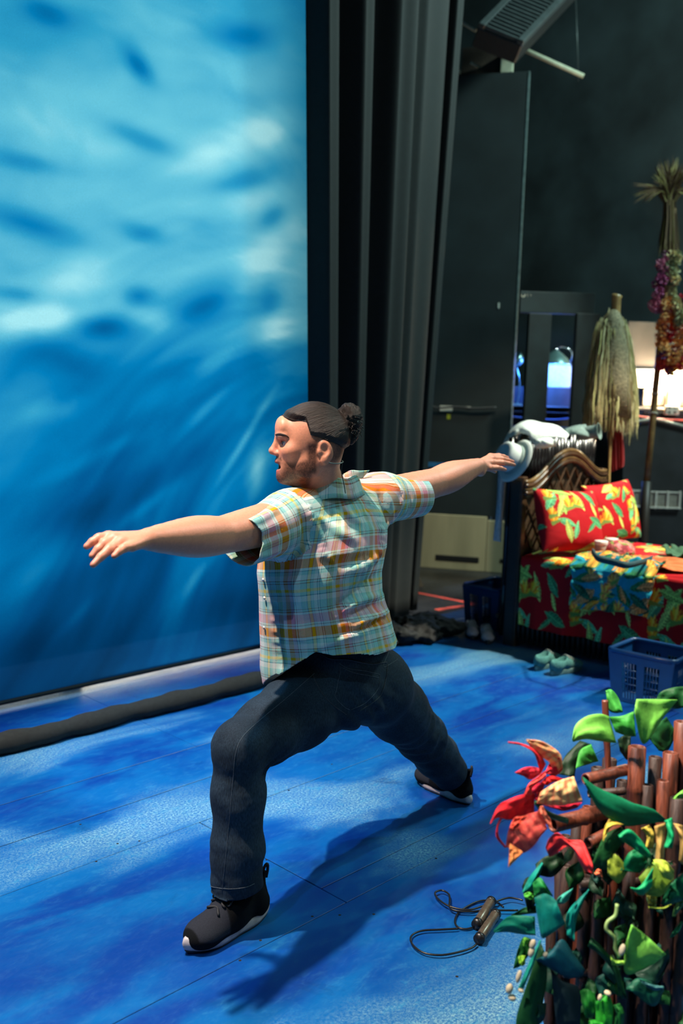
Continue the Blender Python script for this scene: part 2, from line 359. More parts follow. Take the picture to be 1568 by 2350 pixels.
# ---- weighted black fabric tube lying along the backdrop
tp = []
for x in np.linspace(-.4, 3.45, 90): tp.append((x, 3.47+.006*math.sin(x*9)+.004*math.sin(x*23), .042))
tr = .042+.004*np.sin(np.linspace(0, 60, 90))+.003*np.sin(np.linspace(0, 151, 90))
MB().tube(tp, tr, 12).thing('fabric_weight_tube', M('black_duvetyne', (.006, .0075, .0065), .9, 60, .4, .15), 'long black fabric-covered weight tube lying on the blue floor', 'weight tube', smooth=True)
# ---- black stage drape with folds
m_drape = M('black_velour', (.007, .0105, .0115), .85, 30, .15, .02)
def drape(name, label, top, bot, zt, zb, prof, nzv=40, amp=.10):
    top, bot = np.array(top), np.array(bot); s = np.linspace(0, 1, 420); z = np.linspace(0, 1, nzv); G = np.zeros((420, nzv, 3))
    d = (top[1]-top[0]); nrm = np.array([d[1], -d[0]]); nrm = nrm/np.linalg.norm(nrm)
    xs = np.array([p[0] for p in prof]); ys = np.array([p[1] for p in prof])
    t = np.interp(s, xs, np.arange(len(xs))); i = np.clip(t.astype(int), 0, len(xs)-2); f = t-i; h = ys[i]*(1-smooth01(f))+ys[i+1]*smooth01(f)
    for k, zk in enumerate(z):
        P = (top[0]+(top[1]-top[0])*s[:, None])*(zk)+(bot[0]+(bot[1]-bot[0])*s[:, None])*(1-zk)
        wob = h+.06*np.sin(s*31+zk*2.2)*.25
        P = P+nrm*(wob*amp)[:, None]
        G[:, k, :2] = P; G[:, k, 2] = zb+(zt-zb)*zk
    o = tag(MB().grid(G).build(name, m_drape, smooth=True), label, 'curtain'); solidify(o, .004); return o
TL, TR = onplane(690, 0, (0, 3.74, 0), (0, 1, 0)), onplane(1052, 0, (0, 4.10, 0), (0, 1, 0))
prof = [(0, -.3), (.03, .9), (.075, 1.0), (.10, .2), (.16, -1.2), (.21, -1.1), (.27, .8), (.31, .9), (.36, -.9), (.42, -1.4), (.49, -1.1), (.55, .5), (.62, .9), (.67, .35), (.72, .8), (.84, 1.1), (.885, .5), (.915, -.7), (.945, -.6), (.965, .7), (1, .8)]
zt = max(TL[2], TR[2])+.9
drape('black_drape', 'tall black velour masking drape hanging at the edge of the blue backdrop', [(TL[0], 3.74), (TR[0]+.02, 4.12)], [(3.68, 3.74), (4.98, 4.14)], zt, .02, prof)
# ---- black masking flat on a plywood base, with taped marks
FR = np.array([6.83, 4.56, 0]); FD = np.array([.41, -.70, 0]); FD /= np.linalg.norm(FD); FN = np.array([FD[1], -FD[0], 0])
if FN @ cf > 0: FN = -FN
RF = np.stack([FD, -FN, np.array([0, 0, 1.])], 1)
FR = onplane(1163, 1180, FR, FN); FR[2] = 0
def fpt(x, y): return onplane(x, y, FR, FN)
ftop = fpt(1178, 165)[2]; zpl = fpt(1050, 1182)[2]
fw = 2.3
flat = thing('masking_flat', 'tall black masking flat standing on a pale plywood base', 'stage flat', tuple(FR))
m_flat = M('black_flat_canvas', (.015, .024, .026), .75, 3, .3, .08)
def fbox(name, s0, s1, z0, z1, depth, mat, par=flat, off=0., bev=.004):
    c = FR+FD*((s0+s1)/2)-FN*(depth/2-off)+np.array([0, 0, (z0+z1)/2]); return MB().box(c, (s1-s0, depth, z1-z0), RF, bev).build(name, mat, par)
fbox('canvas_panel', -fw, 0, zpl, ftop, .05, m_flat)
fbox('edge_strip', -.012, .004, zpl, ftop, .056, M('worn_grey_edge', (.10, .15, .15), .6, 20, .4), off=.004, bev=.002)
m_ply = M('pale_birch_plywood', (.46, .40, .24), .6, 5, .22, .05, stretch=(1, 1, .15))
for a, b in ((-fw, -1.02), (-1.015, -.165), (-.16, .36)): fbox('plywood_board', a, b, 0.0, zpl-(.03 if a > -.5 else 0), .045, m_ply, off=.012)
m_slot = M('slot_black', (.006, .006, .006), .8)
for x0, x1, y0, y1 in ((1000, 1100, 1272, 1287), (930, 950, 1266, 1278), (1148, 1170, 1282, 1293)):
    a, b = fpt(x0, y0), fpt(x1, y0+5); z1 = fpt(x0, y0)[2]; z0 = fpt(x0, y1-2)[2]
    fbox('hand_slot', (a-FR) @ FD, (b-FR) @ FD, z0, z1, .01, m_slot, off=.016)
def fmark(x0, x1, y0, y1, mat, name='tape_mark'):
    a, b = (fpt(x0, (y0+y1)/2)-FR) @ FD, (fpt(x1, (y0+y1)/2)-FR) @ FD; fbox(name, a, b, fpt((x0+x1)/2, y1)[2], fpt((x0+x1)/2, y0)[2], .004, mat, off=.005, bev=.001)
m_wt = M('white_gaff_tape', (.75, .75, .66), .6); m_bt = M('blue_gaff_tape', (.02, .18, .42), .6); m_yt = M('yellow_green_tape', (.40, .48, .03), .6)
fmark(1010, 1039, 931, 944, m_wt); fmark(979, 1025, 1061, 1072, m_bt); fmark(966, 974, 1020, 1042, m_yt); fmark(1026, 1034, 951, 962, m_yt)
fmark(986, 993, 898, 907, m_wt); fmark(996, 1003, 783, 790, m_wt); fmark(1000, 1004, 692, 716, m_wt); fmark(1143, 1147, 695, 708, m_wt); fmark(1070, 1080, 933, 938, m_wt)
fmark(952, 978, 1174, 1182, M('grey_hinge', (.35, .37, .38), .4, metal=.6), 'hinge')
cpts = [fpt(x, y)+FN*.03 for x, y in ((930, 934), (985, 932), (1010, 936), (1050, 934), (1090, 937), (1140, 935))]
MB().tube(spline(cpts, 40), .010, 6).thing('cable_bundle', M('dark_grey_cable', (.05, .055, .06), .5), 'dark cable bundle strung across the black flat', 'cable', smooth=True)
# ================================================================ SOFT-BODY MESHER (smooth unions -> surface nets)
class SDF:
    def __init__(s): s.p = []; s.post = None
    def cone(s, a, b, ra, rb, k=.03, op='u'):
        a, b = np.array(a, float), np.array(b, float); ab = b-a; L2 = ab@ab+1e-12
        def f(P):
            t = np.clip((P-a)@ab/L2, 0, 1); q = P-a-t[:, None]*ab; return np.sqrt((q*q).sum(1))-(ra+(rb-ra)*t)
        s.p.append((op, f, (a+b)/2, math.sqrt(L2)/2+max(ra, rb), k)); return s
    def econe(s, a, b, ra, rb, U, k=.03, op='u'):
        a, b = np.array(a, float), np.array(b, float); ab = b-a; L2 = ab@ab; Wd = ab/math.sqrt(L2); U = np.array(U, float); U = U-Wd*(U@Wd); U /= np.linalg.norm(U); Vd = np.cross(Wd, U)
        def f(P):
            t = np.clip((P-a)@ab/L2, 0, 1); q = P-a-t[:, None]*ab; ru = ra[0]+(rb[0]-ra[0])*t; rv = ra[1]+(rb[1]-ra[1])*t; rw = np.minimum(ru, rv)
            u, v, w = q@U, q@Vd, q@Wd; k0 = np.sqrt((u/ru)**2+(v/rv)**2+(w/rw)**2)+1e-9; k1 = np.sqrt((u/ru**2)**2+(v/rv**2)**2+(w/rw**2)**2)+1e-9
            return k0*(k0-1)/k1
        s.p.append((op, f, (a+b)/2, math.sqrt(L2)/2+max(*ra, *rb), k)); return s
    def ell(s, c, r, R=None, k=.02, op='u'):
        c = np.array(c, float); r = np.array(r, float); R = np.eye(3) if R is None else np.asarray(R)
        def f(P):
            q = (P-c)@R; k0 = np.sqrt(((q/r)**2).sum(1))+1e-9; k1 = np.sqrt(((q/r**2)**2).sum(1))+1e-9; return k0*(k0-1)/k1
        s.p.append((op, f, c, r.max(), k)); return s
    def chain(s, pts, k=.03):
        for (a, ra), (b, rb) in zip(pts[:-1], pts[1:]): s.cone(a, b, ra, rb, k)
        return s
    def fn(s, f, c, rad, k=.02, op='u'): s.p.append((op, f, np.array(c, float), rad, k)); return s
    def __call__(s, P, pr=None):
        d = None
        for op, f, c, r, k in (s.p if pr is None else pr):
            e = f(P)
            if d is None: d = e if op == 'u' else np.full(len(P), 1.0); 
            elif op == 'u': h = np.maximum(k-np.abs(d-e), 0)/k; d = np.minimum(d, e)-h*h*k*.25
            else: e = -e; h = np.maximum(k-np.abs(d-e), 0)/k; d = np.maximum(d, e)+h*h*k*.25
        if d is None: d = np.full(len(P), 1.0)
        return d if s.post is None else s.post(P, d)
    def grad(s, P, e=.002):
        g = np.stack([s(P+e*np.eye(3)[i])-s(P-e*np.eye(3)[i]) for i in range(3)], 1); return g/(np.linalg.norm(g, axis=1)[:, None]+1e-9)
    def march(s, x, y, d0=1.8, d1=4.2, back=False):
        v = ray(x, y); d = np.arange(d0, d1, .004); D = s(CP+v*d[:, None]); i = np.where(D < 0)[0]
        if len(i) == 0: return CP+v*d[int(np.argmin(D))]
        a, b = d[max(i[0]-1, 0)], d[i[0]]
        for _ in range(10):
            m = (a+b)/2
            if s((CP+v*m)[None])[0] < 0: b = m
            else: a = m
        return CP+v*b
    def mesh(s, lo, hi, h, B=16):
        lo, hi = np.array(lo, float), np.array(hi, float); n = np.ceil((hi-lo)/h/B).astype(int); R = B*h*math.sqrt(3)/2
        bi = np.stack(np.meshgrid(*[np.arange(k) for k in n], indexing='ij'), -1).reshape(-1, 3); cen = lo+(bi+.5)*B*h
        dc = s(cen); act = np.abs(dc) < R*1.5+.01
        NX = n*B+2; ids = []; vs = []; quads = []
        st = np.array([NX[1]*NX[2], NX[2], 1])
        loc = np.stack(np.meshgrid(*[np.arange(B+1)]*3, indexing='ij'), -1).reshape(-1, 3)
        C8 = [(i, j, k) for i in (0, 1) for j in (0, 1) for k in (0, 1)]
        ED = [(a, b) for a in range(8) for b in range(a+1, 8) if sum(abs(C8[a][q]-C8[b][q]) for q in range(3)) == 1]
        for b, c, d0 in zip(bi[act], cen[act], dc[act]):
            pr = [p for p in s.p if np.linalg.norm(c-p[2])-p[3]-R < max(d0, 0)+R*1.5+p[4]+.01]
            if not any(p[0] == 'u' for p in pr): continue
            g0 = b*B; D = s(lo+(loc+g0)*h, pr).reshape(B+1, B+1, B+1); I = D < 0
            if I.all() or not I.any(): continue
            cc = [I[i:B+i, j:B+j, k:B+k] for i, j, k in C8]; cnt = sum(x.astype(int) for x in cc); m = (cnt > 0) & (cnt < 8)
            ix = np.argwhere(m)
            if len(ix) == 0: continue
            vals = np.stack([D[i:B+i, j:B+j, k:B+k][m] for i, j, k in C8], 1); acc = np.zeros((len(ix), 3)); num = np.zeros(len(ix))
            for a, e in ED:
                va, ve = vals[:, a], vals[:, e]; x = (va < 0) != (ve < 0); t = np.where(x, va/(va-ve+1e-20), 0)
                acc += np.where(x[:, None], np.array(C8[a])+t[:, None]*(np.array(C8[e])-np.array(C8[a])), 0); num += x
            vs.append(lo+(ix+g0+acc/num[:, None])*h); ids.append((ix+g0+1)@st)
            for ax in range(3):
                o1, o2 = (ax+1) % 3, (ax+2) % 3
                sl0 = [slice(0, B)]*3; sl1 = [slice(0, B)]*3; sl1[ax] = slice(1, B+1)
                A, E = I[tuple(sl0)], I[tuple(sl1)]; x = np.argwhere(A != E)
                if len(x) == 0: continue
                base = (x+g0+1)@st; q = np.stack([base-st[o1]-st[o2], base-st[o2], base, base-st[o1]], 1)
                fl_ = A[tuple(x.T)]; q = np.where(fl_[:, None], q, q[:, ::-1]); quads.append(q)
        ids = np.concatenate(ids); V = np.concatenate(vs); o = np.argsort(ids); ids, V = ids[o], V[o]; Q = np.concatenate(quads)
        j = np.searchsorted(ids, Q); j = np.clip(j, 0, len(ids)-1); ok = (ids[j] == Q).all(1); return V, j[ok]
def clip_mesh(V, F, h):
    """keep h(V)<0; straddling vertices are pulled onto h=0"""
    hv = h(V); keep = (hv[F] < 0).any(1); F = F[keep]; used = np.unique(F); mp = -np.ones(len(V), int); mp[used] = np.arange(len(used)); V = V[used].copy(); F = mp[F]; hv = hv[used]
    b = hv > 0
    for it in range(3):
        P = V[b]
        if len(P) == 0: break
        e = 1e-3; h0 = h(P); g = np.stack([(h(P+e*np.eye(3)[i])-h0)/e for i in range(3)], 1); V[b] = P-(h0/((g*g).sum(1)+1e-9))[:, None]*g
    return V, F

# ================================================================ THE MAN
A_ = np.array
SHL, ELL, WRL = atY(655, 1192, 1.90), atY(505, 1229, 1.865), atY(346, 1237, 1.80)
SHR, ELR, WRR = atY(878, 1142, 1.92), atY(1002, 1107, 1.945), atY(1096, 1070, 1.965)
NECK = atY(742, 1128, 1.93); HEAD = atY(715, 1017, 1.90)
HIPL, KNL, ANL = atY(745, 1592, 1.92), atY(549, 1712, 1.872), A_([1.575, 1.866, .10])
HIPR, KNR, ANR = atY(850, 1575, 1.92), atY(968, 1692, 1.97), A_([2.69, 1.975, .10])
man = thing('person', 'man in a pastel plaid shirt and dark jeans lunging with arms outstretched', 'person', (2.05, 1.9, 0))
# head frame: looks to the left of the picture and a little towards the seats
hf = -cr*.985-cf*.17; hf[2] = -.02; hf /= np.linalg.norm(hf); hu = A_([0, 0, 1.]); hu = hu-hf*(hu@hf); hu /= np.linalg.norm(hu)
hl = np.cross(hu, hf)                      # his left, towards the camera
HS = .915; HR = np.stack([hf, hl, hu], 1)
def hp(x, y, z): return HEAD+HS*(HR@A_([x, y, z]))
def tohead(P): return ((P-HEAD)@HR)/HS
body = SDF()
def hell(c, r, k=.02, op='u', R=None): body.ell(hp(*c), A_(r)*HS, HR if R is None else HR@R, k, op)
hell((-.006, 0, .032), (.098, .077, .088)); hell((-.03, 0, .0), (.072, .072, .075)); hell((.042, 0, -.025), (.063, .060, .080), .03); hell((.050, 0, -.083), (.050, .047, .040), .03)
hell((.084, 0, -.108), (.022, .026, .018), .02); hell((.092, 0, .05), (.018, .045, .03), .03)
for sy in (1, -1):
    hell((.093, .026*sy, .022), (.016, .026, .009), .012); hell((.070, .044*sy, -.022), (.022, .020, .020), .02); hell((.02, .058*sy, -.075), (.03, .010, .03), .02)
    hell((.108, .036*sy, .000), (.020, .019, .011), .012, 's'); hell((.107, .011*sy, -.031), (.011, .0085, .008), .006)
body.cone(hp(.103, 0, .012), hp(.119, 0, -.022), .0085*HS, .0105*HS, .012); hell((.121, 0, -.024), (.0095, .0105, .0090), .008)
hell((.101, 0, -.0525), (.011, .024, .008), .010); hell((.105, 0, -.0575), (.0085, .019, .0048), .004); hell((.098, 0, -.086), (.0095, .018, .0062), .005); hell((.090, 0, -.098), (.014, .02, .012), .012)
hell((.105, .002, -.0715), (.026, .023, .0085), .003, 's')
for sy in (1, -1):
    er = np.array([[.95, 0, .3], [0, 1, 0], [-.3, 0, .95]])
    hell((-.032, .079*sy, -.018), (.022, .0085, .033), .004, R=er); hell((-.029, .0885*sy, -.014), (.013, .0085, .019), .003, 's', R=er); hell((-.026, .088*sy, -.030), (.008, .006, .009), .003, 's'); hell((-.030, .080*sy, -.047), (.012, .0065, .012), .005); hell((-.012, .079*sy, -.022), (.006, .006, .009), .004)
body.econe(hp(-.022, 0, -.055), NECK+A_([0, 0, .0]), (.060*HS, .058*HS), (.062, .064), hl, .035)
body.cone(hp(.03, 0, -.10), NECK+A_([-.02, .03, 0]), .032, .045, .03)
body.cone(NECK, NECK-A_([0, 0, .35]), .050, .08, .05).cone(NECK-A_([0, 0, .07]), SHL-A_([0, 0, .01]), .035, .05, .05).cone(NECK-A_([0, 0, .09]), SHR-A_([0, 0, .015]), .035, .048, .05)
def limb(a, b, rs, k=.02):
    tt = np.linspace(0, 1, 9); rr = spline(A_([[r, 0, 0] for t, r in rs]), 60)[:, 0]; ts = spline(A_([[t, 0, 0] for t, r in rs]), 60)[:, 0]
    body.chain([(a+(b-a)*t, np.interp(t, ts, rr)) for t in tt], k)
limb(SHL, ELL, [(0, .055), (.5, .050), (1, .042)]); limb(ELL, WRL, [(0, .0425), (.18, .046), (.4, .0455), (.65, .037), (.86, .0285), (1, .027)])
limb(SHR, ELR, [(0, .055), (.5, .050), (1, .043)]); limb(ELR, WRR, [(0, .0435), (.2, .047), (.4, .0455), (.65, .036), (.86, .0285), (1, .027)])
PEL = (HIPL+HIPR)/2
body.cone(NECK-A_([0, 0, .4]), PEL, .08, .06, .05)
for a, b, c in ((HIPL, KNL, ANL), (HIPR, KNR, ANR)): body.cone(PEL, a, .06, .065).cone(a, b, .07, .048).cone(b, c, .045, .034)
fing = []
def hand(wr, kn, tips, thumb, n, bow, tr):
    """kn/tips: index..little; n: back-of-hand normal"""
    n = np.asarray(n, float); n /= np.linalg.norm(n)
    for i, (a, b) in enumerate(zip(kn, tips)):
        r0, r1 = ((.0112, .0090), (.0114, .0090), (.0110, .0086), (.0098, .0078))[i]
        body.cone(wr+(a-wr)*.12, a, .0165, .0120, .012)
        m1 = a+(b-a)*.45+n*bow; m2 = a+(b-a)*.74+n*bow*.75
        body.cone(a, m1, r0+.0012, r0, .005).cone(m1, m2, r0*1.03, r1*1.05, .004).cone(m2, b, r1*1.05, r1*.82, .004)
        u = (b-m2)/np.linalg.norm(b-m2); s_ = np.cross(n, u); nn = np.cross(u, s_); fing.append((b-u*.003+nn*r1*.74, u, s_, nn, r1))
    body.cone(wr, thumb[0], .017, .0145, .015).cone(thumb[0], thumb[1], .0125, .0105, .008).cone(thumb[1], thumb[2], .0105, .0078, .005)
KL = [atY(249, 1231, 1.828), atY(262, 1236, 1.808), atY(279, 1244, 1.788), atY(302, 1254, 1.770)]
TL_ = [atY(199, 1254, 1.832), atY(212, 1275, 1.805), atY(214, 1296, 1.772), atY(262, 1276, 1.752)]
hand(WRL, KL, TL_, [atY(318, 1240, 1.855), atY(290, 1249, 1.885), atY(268, 1262, 1.895)], (-.1, -.25, 1), .006, None)
KR = [atY(1126, 1048, 2.000), atY(1128, 1053, 1.985), atY(1127, 1062, 1.965), atY(1123, 1074, 1.950)]
TR_ = [atY(1165, 1051, 2.005), atY(1177, 1060, 1.985), atY(1180, 1067, 1.965), atY(1160, 1078, 1.950)]
hand(WRR, KR, TR_, [atY(1108, 1066, 2.02), atY(1122, 1074, 2.045), atY(1136, 1082, 2.05)], (-.15, -.55, 1), .004, None)
body.cone(WRR, atY(1104, 1083, 1.955), .02, .016, .015)
V, F = body.mesh((.85, 1.45, .02), (3.15, 2.35, 1.52), .0026)
# skin colours: blood, stubble, lips, fade under the hair
base = A_(lin(210, 142, 112)); C = np.tile(base, (len(V), 1)); q = tohead(V); x, y, z = q.T
hd = (np.abs(q) < A_([.16, .12, .17])).all(1)
def put(mask, col): global C; C = C*(1-mask[:, None])+A_(col)*mask[:, None]
put(hd*.5*np.exp(-(((x-.115)/.02)**2+(y/.03)**2+((z+.025)/.02)**2)), lin(214, 112, 92))
put(hd*.35*np.exp(-(((np.abs(y)-.045)/.02)**2+((z+.03)/.025)**2+((x-.065)/.04)**2)), lin(206, 116, 96))
edge = .5+.5*np.tanh((vnoise(V*420)-.5)*5)
jaw = smooth01((-.048-.35*np.clip(.055-x, 0, .06)*-1-z+.0)/.018)*smooth01((x+.005)/.02)*smooth01((.142+z)/.02)*smooth01((x-.02+ (z+.16)*.9)/.03)
side = smooth01((x+.012)/.012)*smooth01((.030-x)/.016)*smooth01((.015-z)/.02)*smooth01((z+.1)/.02)*(np.abs(y) > .045)
mus = np.exp(-((z+.046)/.0075)**2)*smooth01((x-.08)/.012)*(np.abs(y) < .032)
bm = np.clip(np.maximum(np.maximum(jaw*(1-np.exp(-((x-.1)/.012)**2-((z+.07)/.014)**2)), side), mus)*(.78+.22*edge), 0, 1)*hd
put(bm*.92, lin(50, 31, 26))
lip = hd*np.maximum(np.exp(-(((z+.0575)/.0050)**2))*smooth01((x-.094)/.006)*(np.abs(y) < .024), np.exp(-(((z+.086)/.0065)**2))*smooth01((x-.09)/.006)*(np.abs(y) < .022))
put(lip*.85, lin(164, 86, 76))
put(hd*(np.abs(z+.0715) < .0085)*(x > .06)*(x < .096)*(np.abs(y) < .023)*1.0, lin(60, 14, 16))
fade = hd*smooth01((.010-x+np.clip(z, -.1, .04)*.35)/.02)*smooth01((z+.075+.3*np.clip(x+.05, -.06, 0))/.03)*(1-np.exp(-(((x+.028)/.026)**2+((z+.022)/.038)**2)))*(np.abs(y) < .082)
put(np.clip(fade*(.75+.25*edge), 0, 1)*.93, lin(26, 20, 20))
for K in (KL, KR):
    for k_ in K: put(.35*np.exp(-((V-k_)**2).sum(1)/.012**2), lin(214, 128, 104))
for p_, u_, s_, n_, r_ in fing: put(.4*np.exp(-((V-p_)**2).sum(1)/.014**2), lin(222, 128, 108))
m_skin = MA('skin', .48, 190, .10, .06, .45, sss=.12)
bo = mesh('body', V, F, m_skin, man, col=C)
m_nail = M('fingernail', lin(218, 152, 130), .35, 30, .05)
for p_, u_, s_, n_, r_ in fing:
    a = np.linspace(-1, 1, 5); G = np.array([[p_+u_*(i*.0042)+s_*(j*r_*.52)+n_*(r_*.20*(1-j*j)-.0010) for j in a] for i in (-1, -.3, .4, 1)])
    MB().grid(G).build('fingernail', m_nail, bo, smooth=True)
# eyes, brows, teeth
m_eye = M('eye_white', (.55, .52, .50), .2, 10, .03); m_iris = M('dark_brown_iris', (.02, .010, .006), .15); m_brow = M('dark_brow_hair', (.030, .018, .014), .8, 300, .5, .4)
for sy in (1, -1):
    c = hp(.0815, .032*sy, .000); r = .0128*HS
    prof_ = [(r*math.sin(a), -r*math.cos(a)) for a in np.linspace(.001, math.pi-.001, 12)]
    e = MB().lathe(prof_, c, hf, 16).build('eye', m_eye, man, True)
    gz = hf*.95+hl*sy*.08; gz = gz/np.linalg.norm(gz)
    MB().lathe([(.0001, r*1.035), (.0032, r*1.0), (.0060, r*.86)], c, gz, 16).build('iris', m_iris, e, True)
    P = [hp(.1085, .013*sy, .0225), hp(.108, .024*sy, .028), hp(.099, .036*sy, .0315), hp(.083, .048*sy, .027)]
    if sy > 0: P = [body.march(a_, b_) for a_, b_ in ((634, 998), (641, 996.5), (650, 998), (657, 1000), (663, 1004))]; P = [p_+body.grad(p_[None])[0]*.0008 for p_ in P]
    MB().tube(spline(P, 16), np.interp(np.linspace(0, 1, 16), [0, .3, 1], [.0026, .0034, .0012]), 7).build('eyebrow', m_brow, man, True)
    P = [hp(.094, .021*sy, .0035), hp(.0965, .032*sy, .0078), hp(.0885, .044*sy, .0035)]
    MB().tube(spline(P, 10), [.0007]*10, 6).build('upper_lash', m_brow, e, True)
MB().tube(spline([hp(.084, .018, -.0655), hp(.096, 0, -.0645), hp(.084, -.018, -.0655)], 12), .0028, 6).build('teeth', M('teeth', (.62, .58, .50), .3), man, True)
# hair swept back over the crown, with a bun
hair = SDF()
def hairell(c, r, k=.02): hair.ell(hp(*c), A_(r)*HS, HR, k)
hairell((-.008, 0, .034), (.103, .0825, .094)); hairell((-.034, 0, .010), (.077, .079, .078)); hairell((.045, 0, .078), (.045, .056, .016), .03); hairell((-.085, 0, .035), (.03, .05, .05), .03)
def hpost(P, d):
    q = tohead(P); s = q[:, 2]*110+q[:, 0]*26+np.abs(q[:, 1])*40; w = vnoise(np.stack([q[:, 1]*260, q[:, 2]*230+q[:, 0]*60, q[:, 0]*28], 1))
    return d-.0022*(w-.45)
hair.post = hpost
def hairline(P):
    x, y, z = tohead(P).T; ay = np.abs(y)
    front = (.058+.020*smooth01((x-.05)/.05))-z+0*ay
    templ = np.where(x > .027, (.070+.20*(x-.027)+.10*np.clip(.05-ay, 0, .05))-z, np.interp(x, [-.2, -.11, -.079, -.032, .014, .021, .027], [-.03, -.02, -.003, .018, .028, .050, .070])-z)
    return templ
V, F = hair.mesh(HEAD-.16, HEAD+.17, .0028); V, F = clip_mesh(V, F, hairline)
wh = smooth01((hairline(V)+.016)/.016); mk = wh > .01; V[mk] = V[mk]-body.grad(V[mk])*((body(V[mk])-.0012)*wh[mk])[:, None]
bax = (A_([-.118, 0, .078])-A_([.0, 0, .03])); bax /= np.linalg.norm(bax)
def strand_uv(P, c0, ax):
    q = tohead(P)-c0; e1_ = np.cross(ax, (0, 1., 0)); e1_ /= np.linalg.norm(e1_); e2_ = np.cross(ax, e1_); return np.stack([np.arctan2(q@e2_, q@e1_)*.10, q@ax], 1)
m, t, b = nt('dark_brown_hair'); aN = N(t, 'ShaderNodeAttribute', attribute_name='plaid'); mp = N(t, 'ShaderNodeMapping'); mp.inputs['Scale'].default_value = (1, .05, 1); t.links.new(aN.outputs['Vector'], mp.inputs[0])
n1 = N(t, 'ShaderNodeTexNoise'); n1.inputs['Scale'].default_value = 420; n1.inputs['Detail'].default_value = 5; t.links.new(mp.outputs[0], n1.inputs[0])
r = N(t, 'ShaderNodeValToRGB'); r.color_ramp.elements[0].position = .35; r.color_ramp.elements[1].position = .7; r.color_ramp.elements[0].color = (.004, .0025, .002, 1); r.color_ramp.elements[1].color = (.024, .012, .008, 1); t.links.new(n1.outputs['Fac'], r.inputs[0]); t.links.new(r.outputs[0], b.inputs['Base Color'])
bp = N(t, 'ShaderNodeBump'); bp.inputs['Strength'].default_value = .9; bp.inputs['Distance'].default_value = .004; t.links.new(n1.outputs['Fac'], bp.inputs['Height']); t.links.new(bp.outputs[0], b.inputs['Normal']); b.inputs['Roughness'].default_value = .5; b.inputs['Specular IOR Level'].default_value = .4
m_hair = m
mesh('hair', V, F, m_hair, man, uv=strand_uv(V, A_([0, 0, .03]), bax))
bun = SDF(); BC = atY(803, 957, 1.90)
BC = HEAD+HS*(HR@A_([-.118, 0, .078]))
bun.ell(BC, (.036, .036, .042), HR, .02).ell(BC-hu*.026-hf*.006, (.026, .024, .026), HR, .02).cone(BC, hp(-.085, 0, .055), .024, .028, .02).ell(BC-hu*.055-hf*.004, (.014, .014, .020), HR, .02)
bun.post = lambda P, d: d-.011*(fbm(P*75, 3)-.45)-.004*(vnoise(P*240)-.5)
V, F = bun.mesh(BC-.11, BC+.09, .003); bu = mesh('hair_bun', V, F, m_hair, man, uv=strand_uv(V, A_([-.118, 0, .078]), A_([.3, .9, .2])/np.linalg.norm([.3, .9, .2])))
random.seed(3)
for k in range(46):
    a, b = random.uniform(0, 6.28), random.uniform(-.95, .8); p = BC+.037*(HR@A_([math.cos(a)*math.cos(b)*.8-.2, math.sin(a)*math.cos(b), math.sin(b)*1.1]))-hu*.012
    rr = random.uniform(.004, .008); n_ = (p-BC)/np.linalg.norm(p-BC); s_ = np.cross(n_, hu); tt = np.linspace(0, random.uniform(4, 9), 16)
    P = [p+n_*(rr*math.sin(q_)*.7+q_*.0005)+s_*rr*math.cos(q_)-hu*q_*.0016 for q_ in tt]
    MB().tube(P, .0011, 4).build('curl', m_hair, bu, True)
# headset microphone wire behind the ear
m_wire = M('clear_grey_wire', (.20, .20, .16), .3)
P = [hp(-.035, .082, -.050), hp(-.05, .078, -.056), hp(-.075, .066, -.058), hp(-.090, .050, -.055), hp(-.092, .030, -.052)]
hw = MB().tube(spline(P, 24), .0018, 6).build('headset_wire', m_wire, man, True)
P = [hp(-.088, .055, -.056), hp(-.084, .062, -.085), hp(-.092, .062, -.12), hp(-.098, .058, -.15)]
MB().tube(spline(P, 16), .0012, 6).build('wire_lead', m_black, hw, True)

# ---------------------------------------------------------------- jeans
jean = SDF()
jean.ell(PEL+A_([.02, -.005, .03]), (.165, .128, .135), None, .05).ell((1.985, 1.93, .68), (.155, .130, .12), None, .05)
jean.ell(HIPR+A_([.0, -.035, .00]), (.108, .105, .110), None, .04).ell(HIPL+A_([.05, -.045, .01]), (.105, .100, .110), None, .04)
def jl(a, b, rs, k=.03): jean.chain([(a+(b-a)*t, r) for t, r in rs], k)
jl(HIPL, KNL+A_([0, 0, -.005]), [(0, .108), (.35, .104), (.7, .086), (1, .0685)], .04)
jl(KNL, A_([1.568, 1.867, .075]), [(0, .0675), (.3, .0685), (.65, .0690), (1, .0715)], .03)
jl(HIPR+A_([.02, 0, 0]), KNR, [(0, .112), (.45, .098), (1, .080)], .04)
jl(KNR, ANR+A_([.015, 0, -.03]), [(0, .080), (.4, .074), (1, .062)], .03)
legax = [(HIPL, KNL), (KNL, A_([1.562, 1.867, .10])), (HIPR, KNR), (KNR, ANR)]
def jpost(P, d):
    n1 = fbm(P*A_([16, 16, 22]), 3)-.5
    out = d-.006*n1
    kb = np.exp(-((P-(KNL+A_([.06, 0, -.03])))**2).sum(1)/.07**2); out -= kb*.008*np.sin(P[:, 2]*130-P[:, 0]*120+4*n1)
    kr = np.exp(-((P-(KNR+A_([-.02, -.04, .03])))**2).sum(1)/.13**2); ax = (KNR-HIPR)/np.linalg.norm(KNR-HIPR); out -= kr*.007*np.sin((P@ax)*95+5*n1+P[:, 1]*30)
    cr_ = np.exp(-((P-(HIPL*.6+HIPR*.4+A_([-.02, -.08, -.05])))**2).sum(1)/.10**2); out -= cr_*.006*np.sin((P[:, 0]*.8+P[:, 2])*110+4*n1)
    hm = np.exp(-((P-A_([1.566, 1.867, .16]))**2).sum(1)/.10**2); out -= hm*.003*np.sin(P[:, 2]*70+n1*6+P[:, 0]*30)
    return out
jean.post = jpost
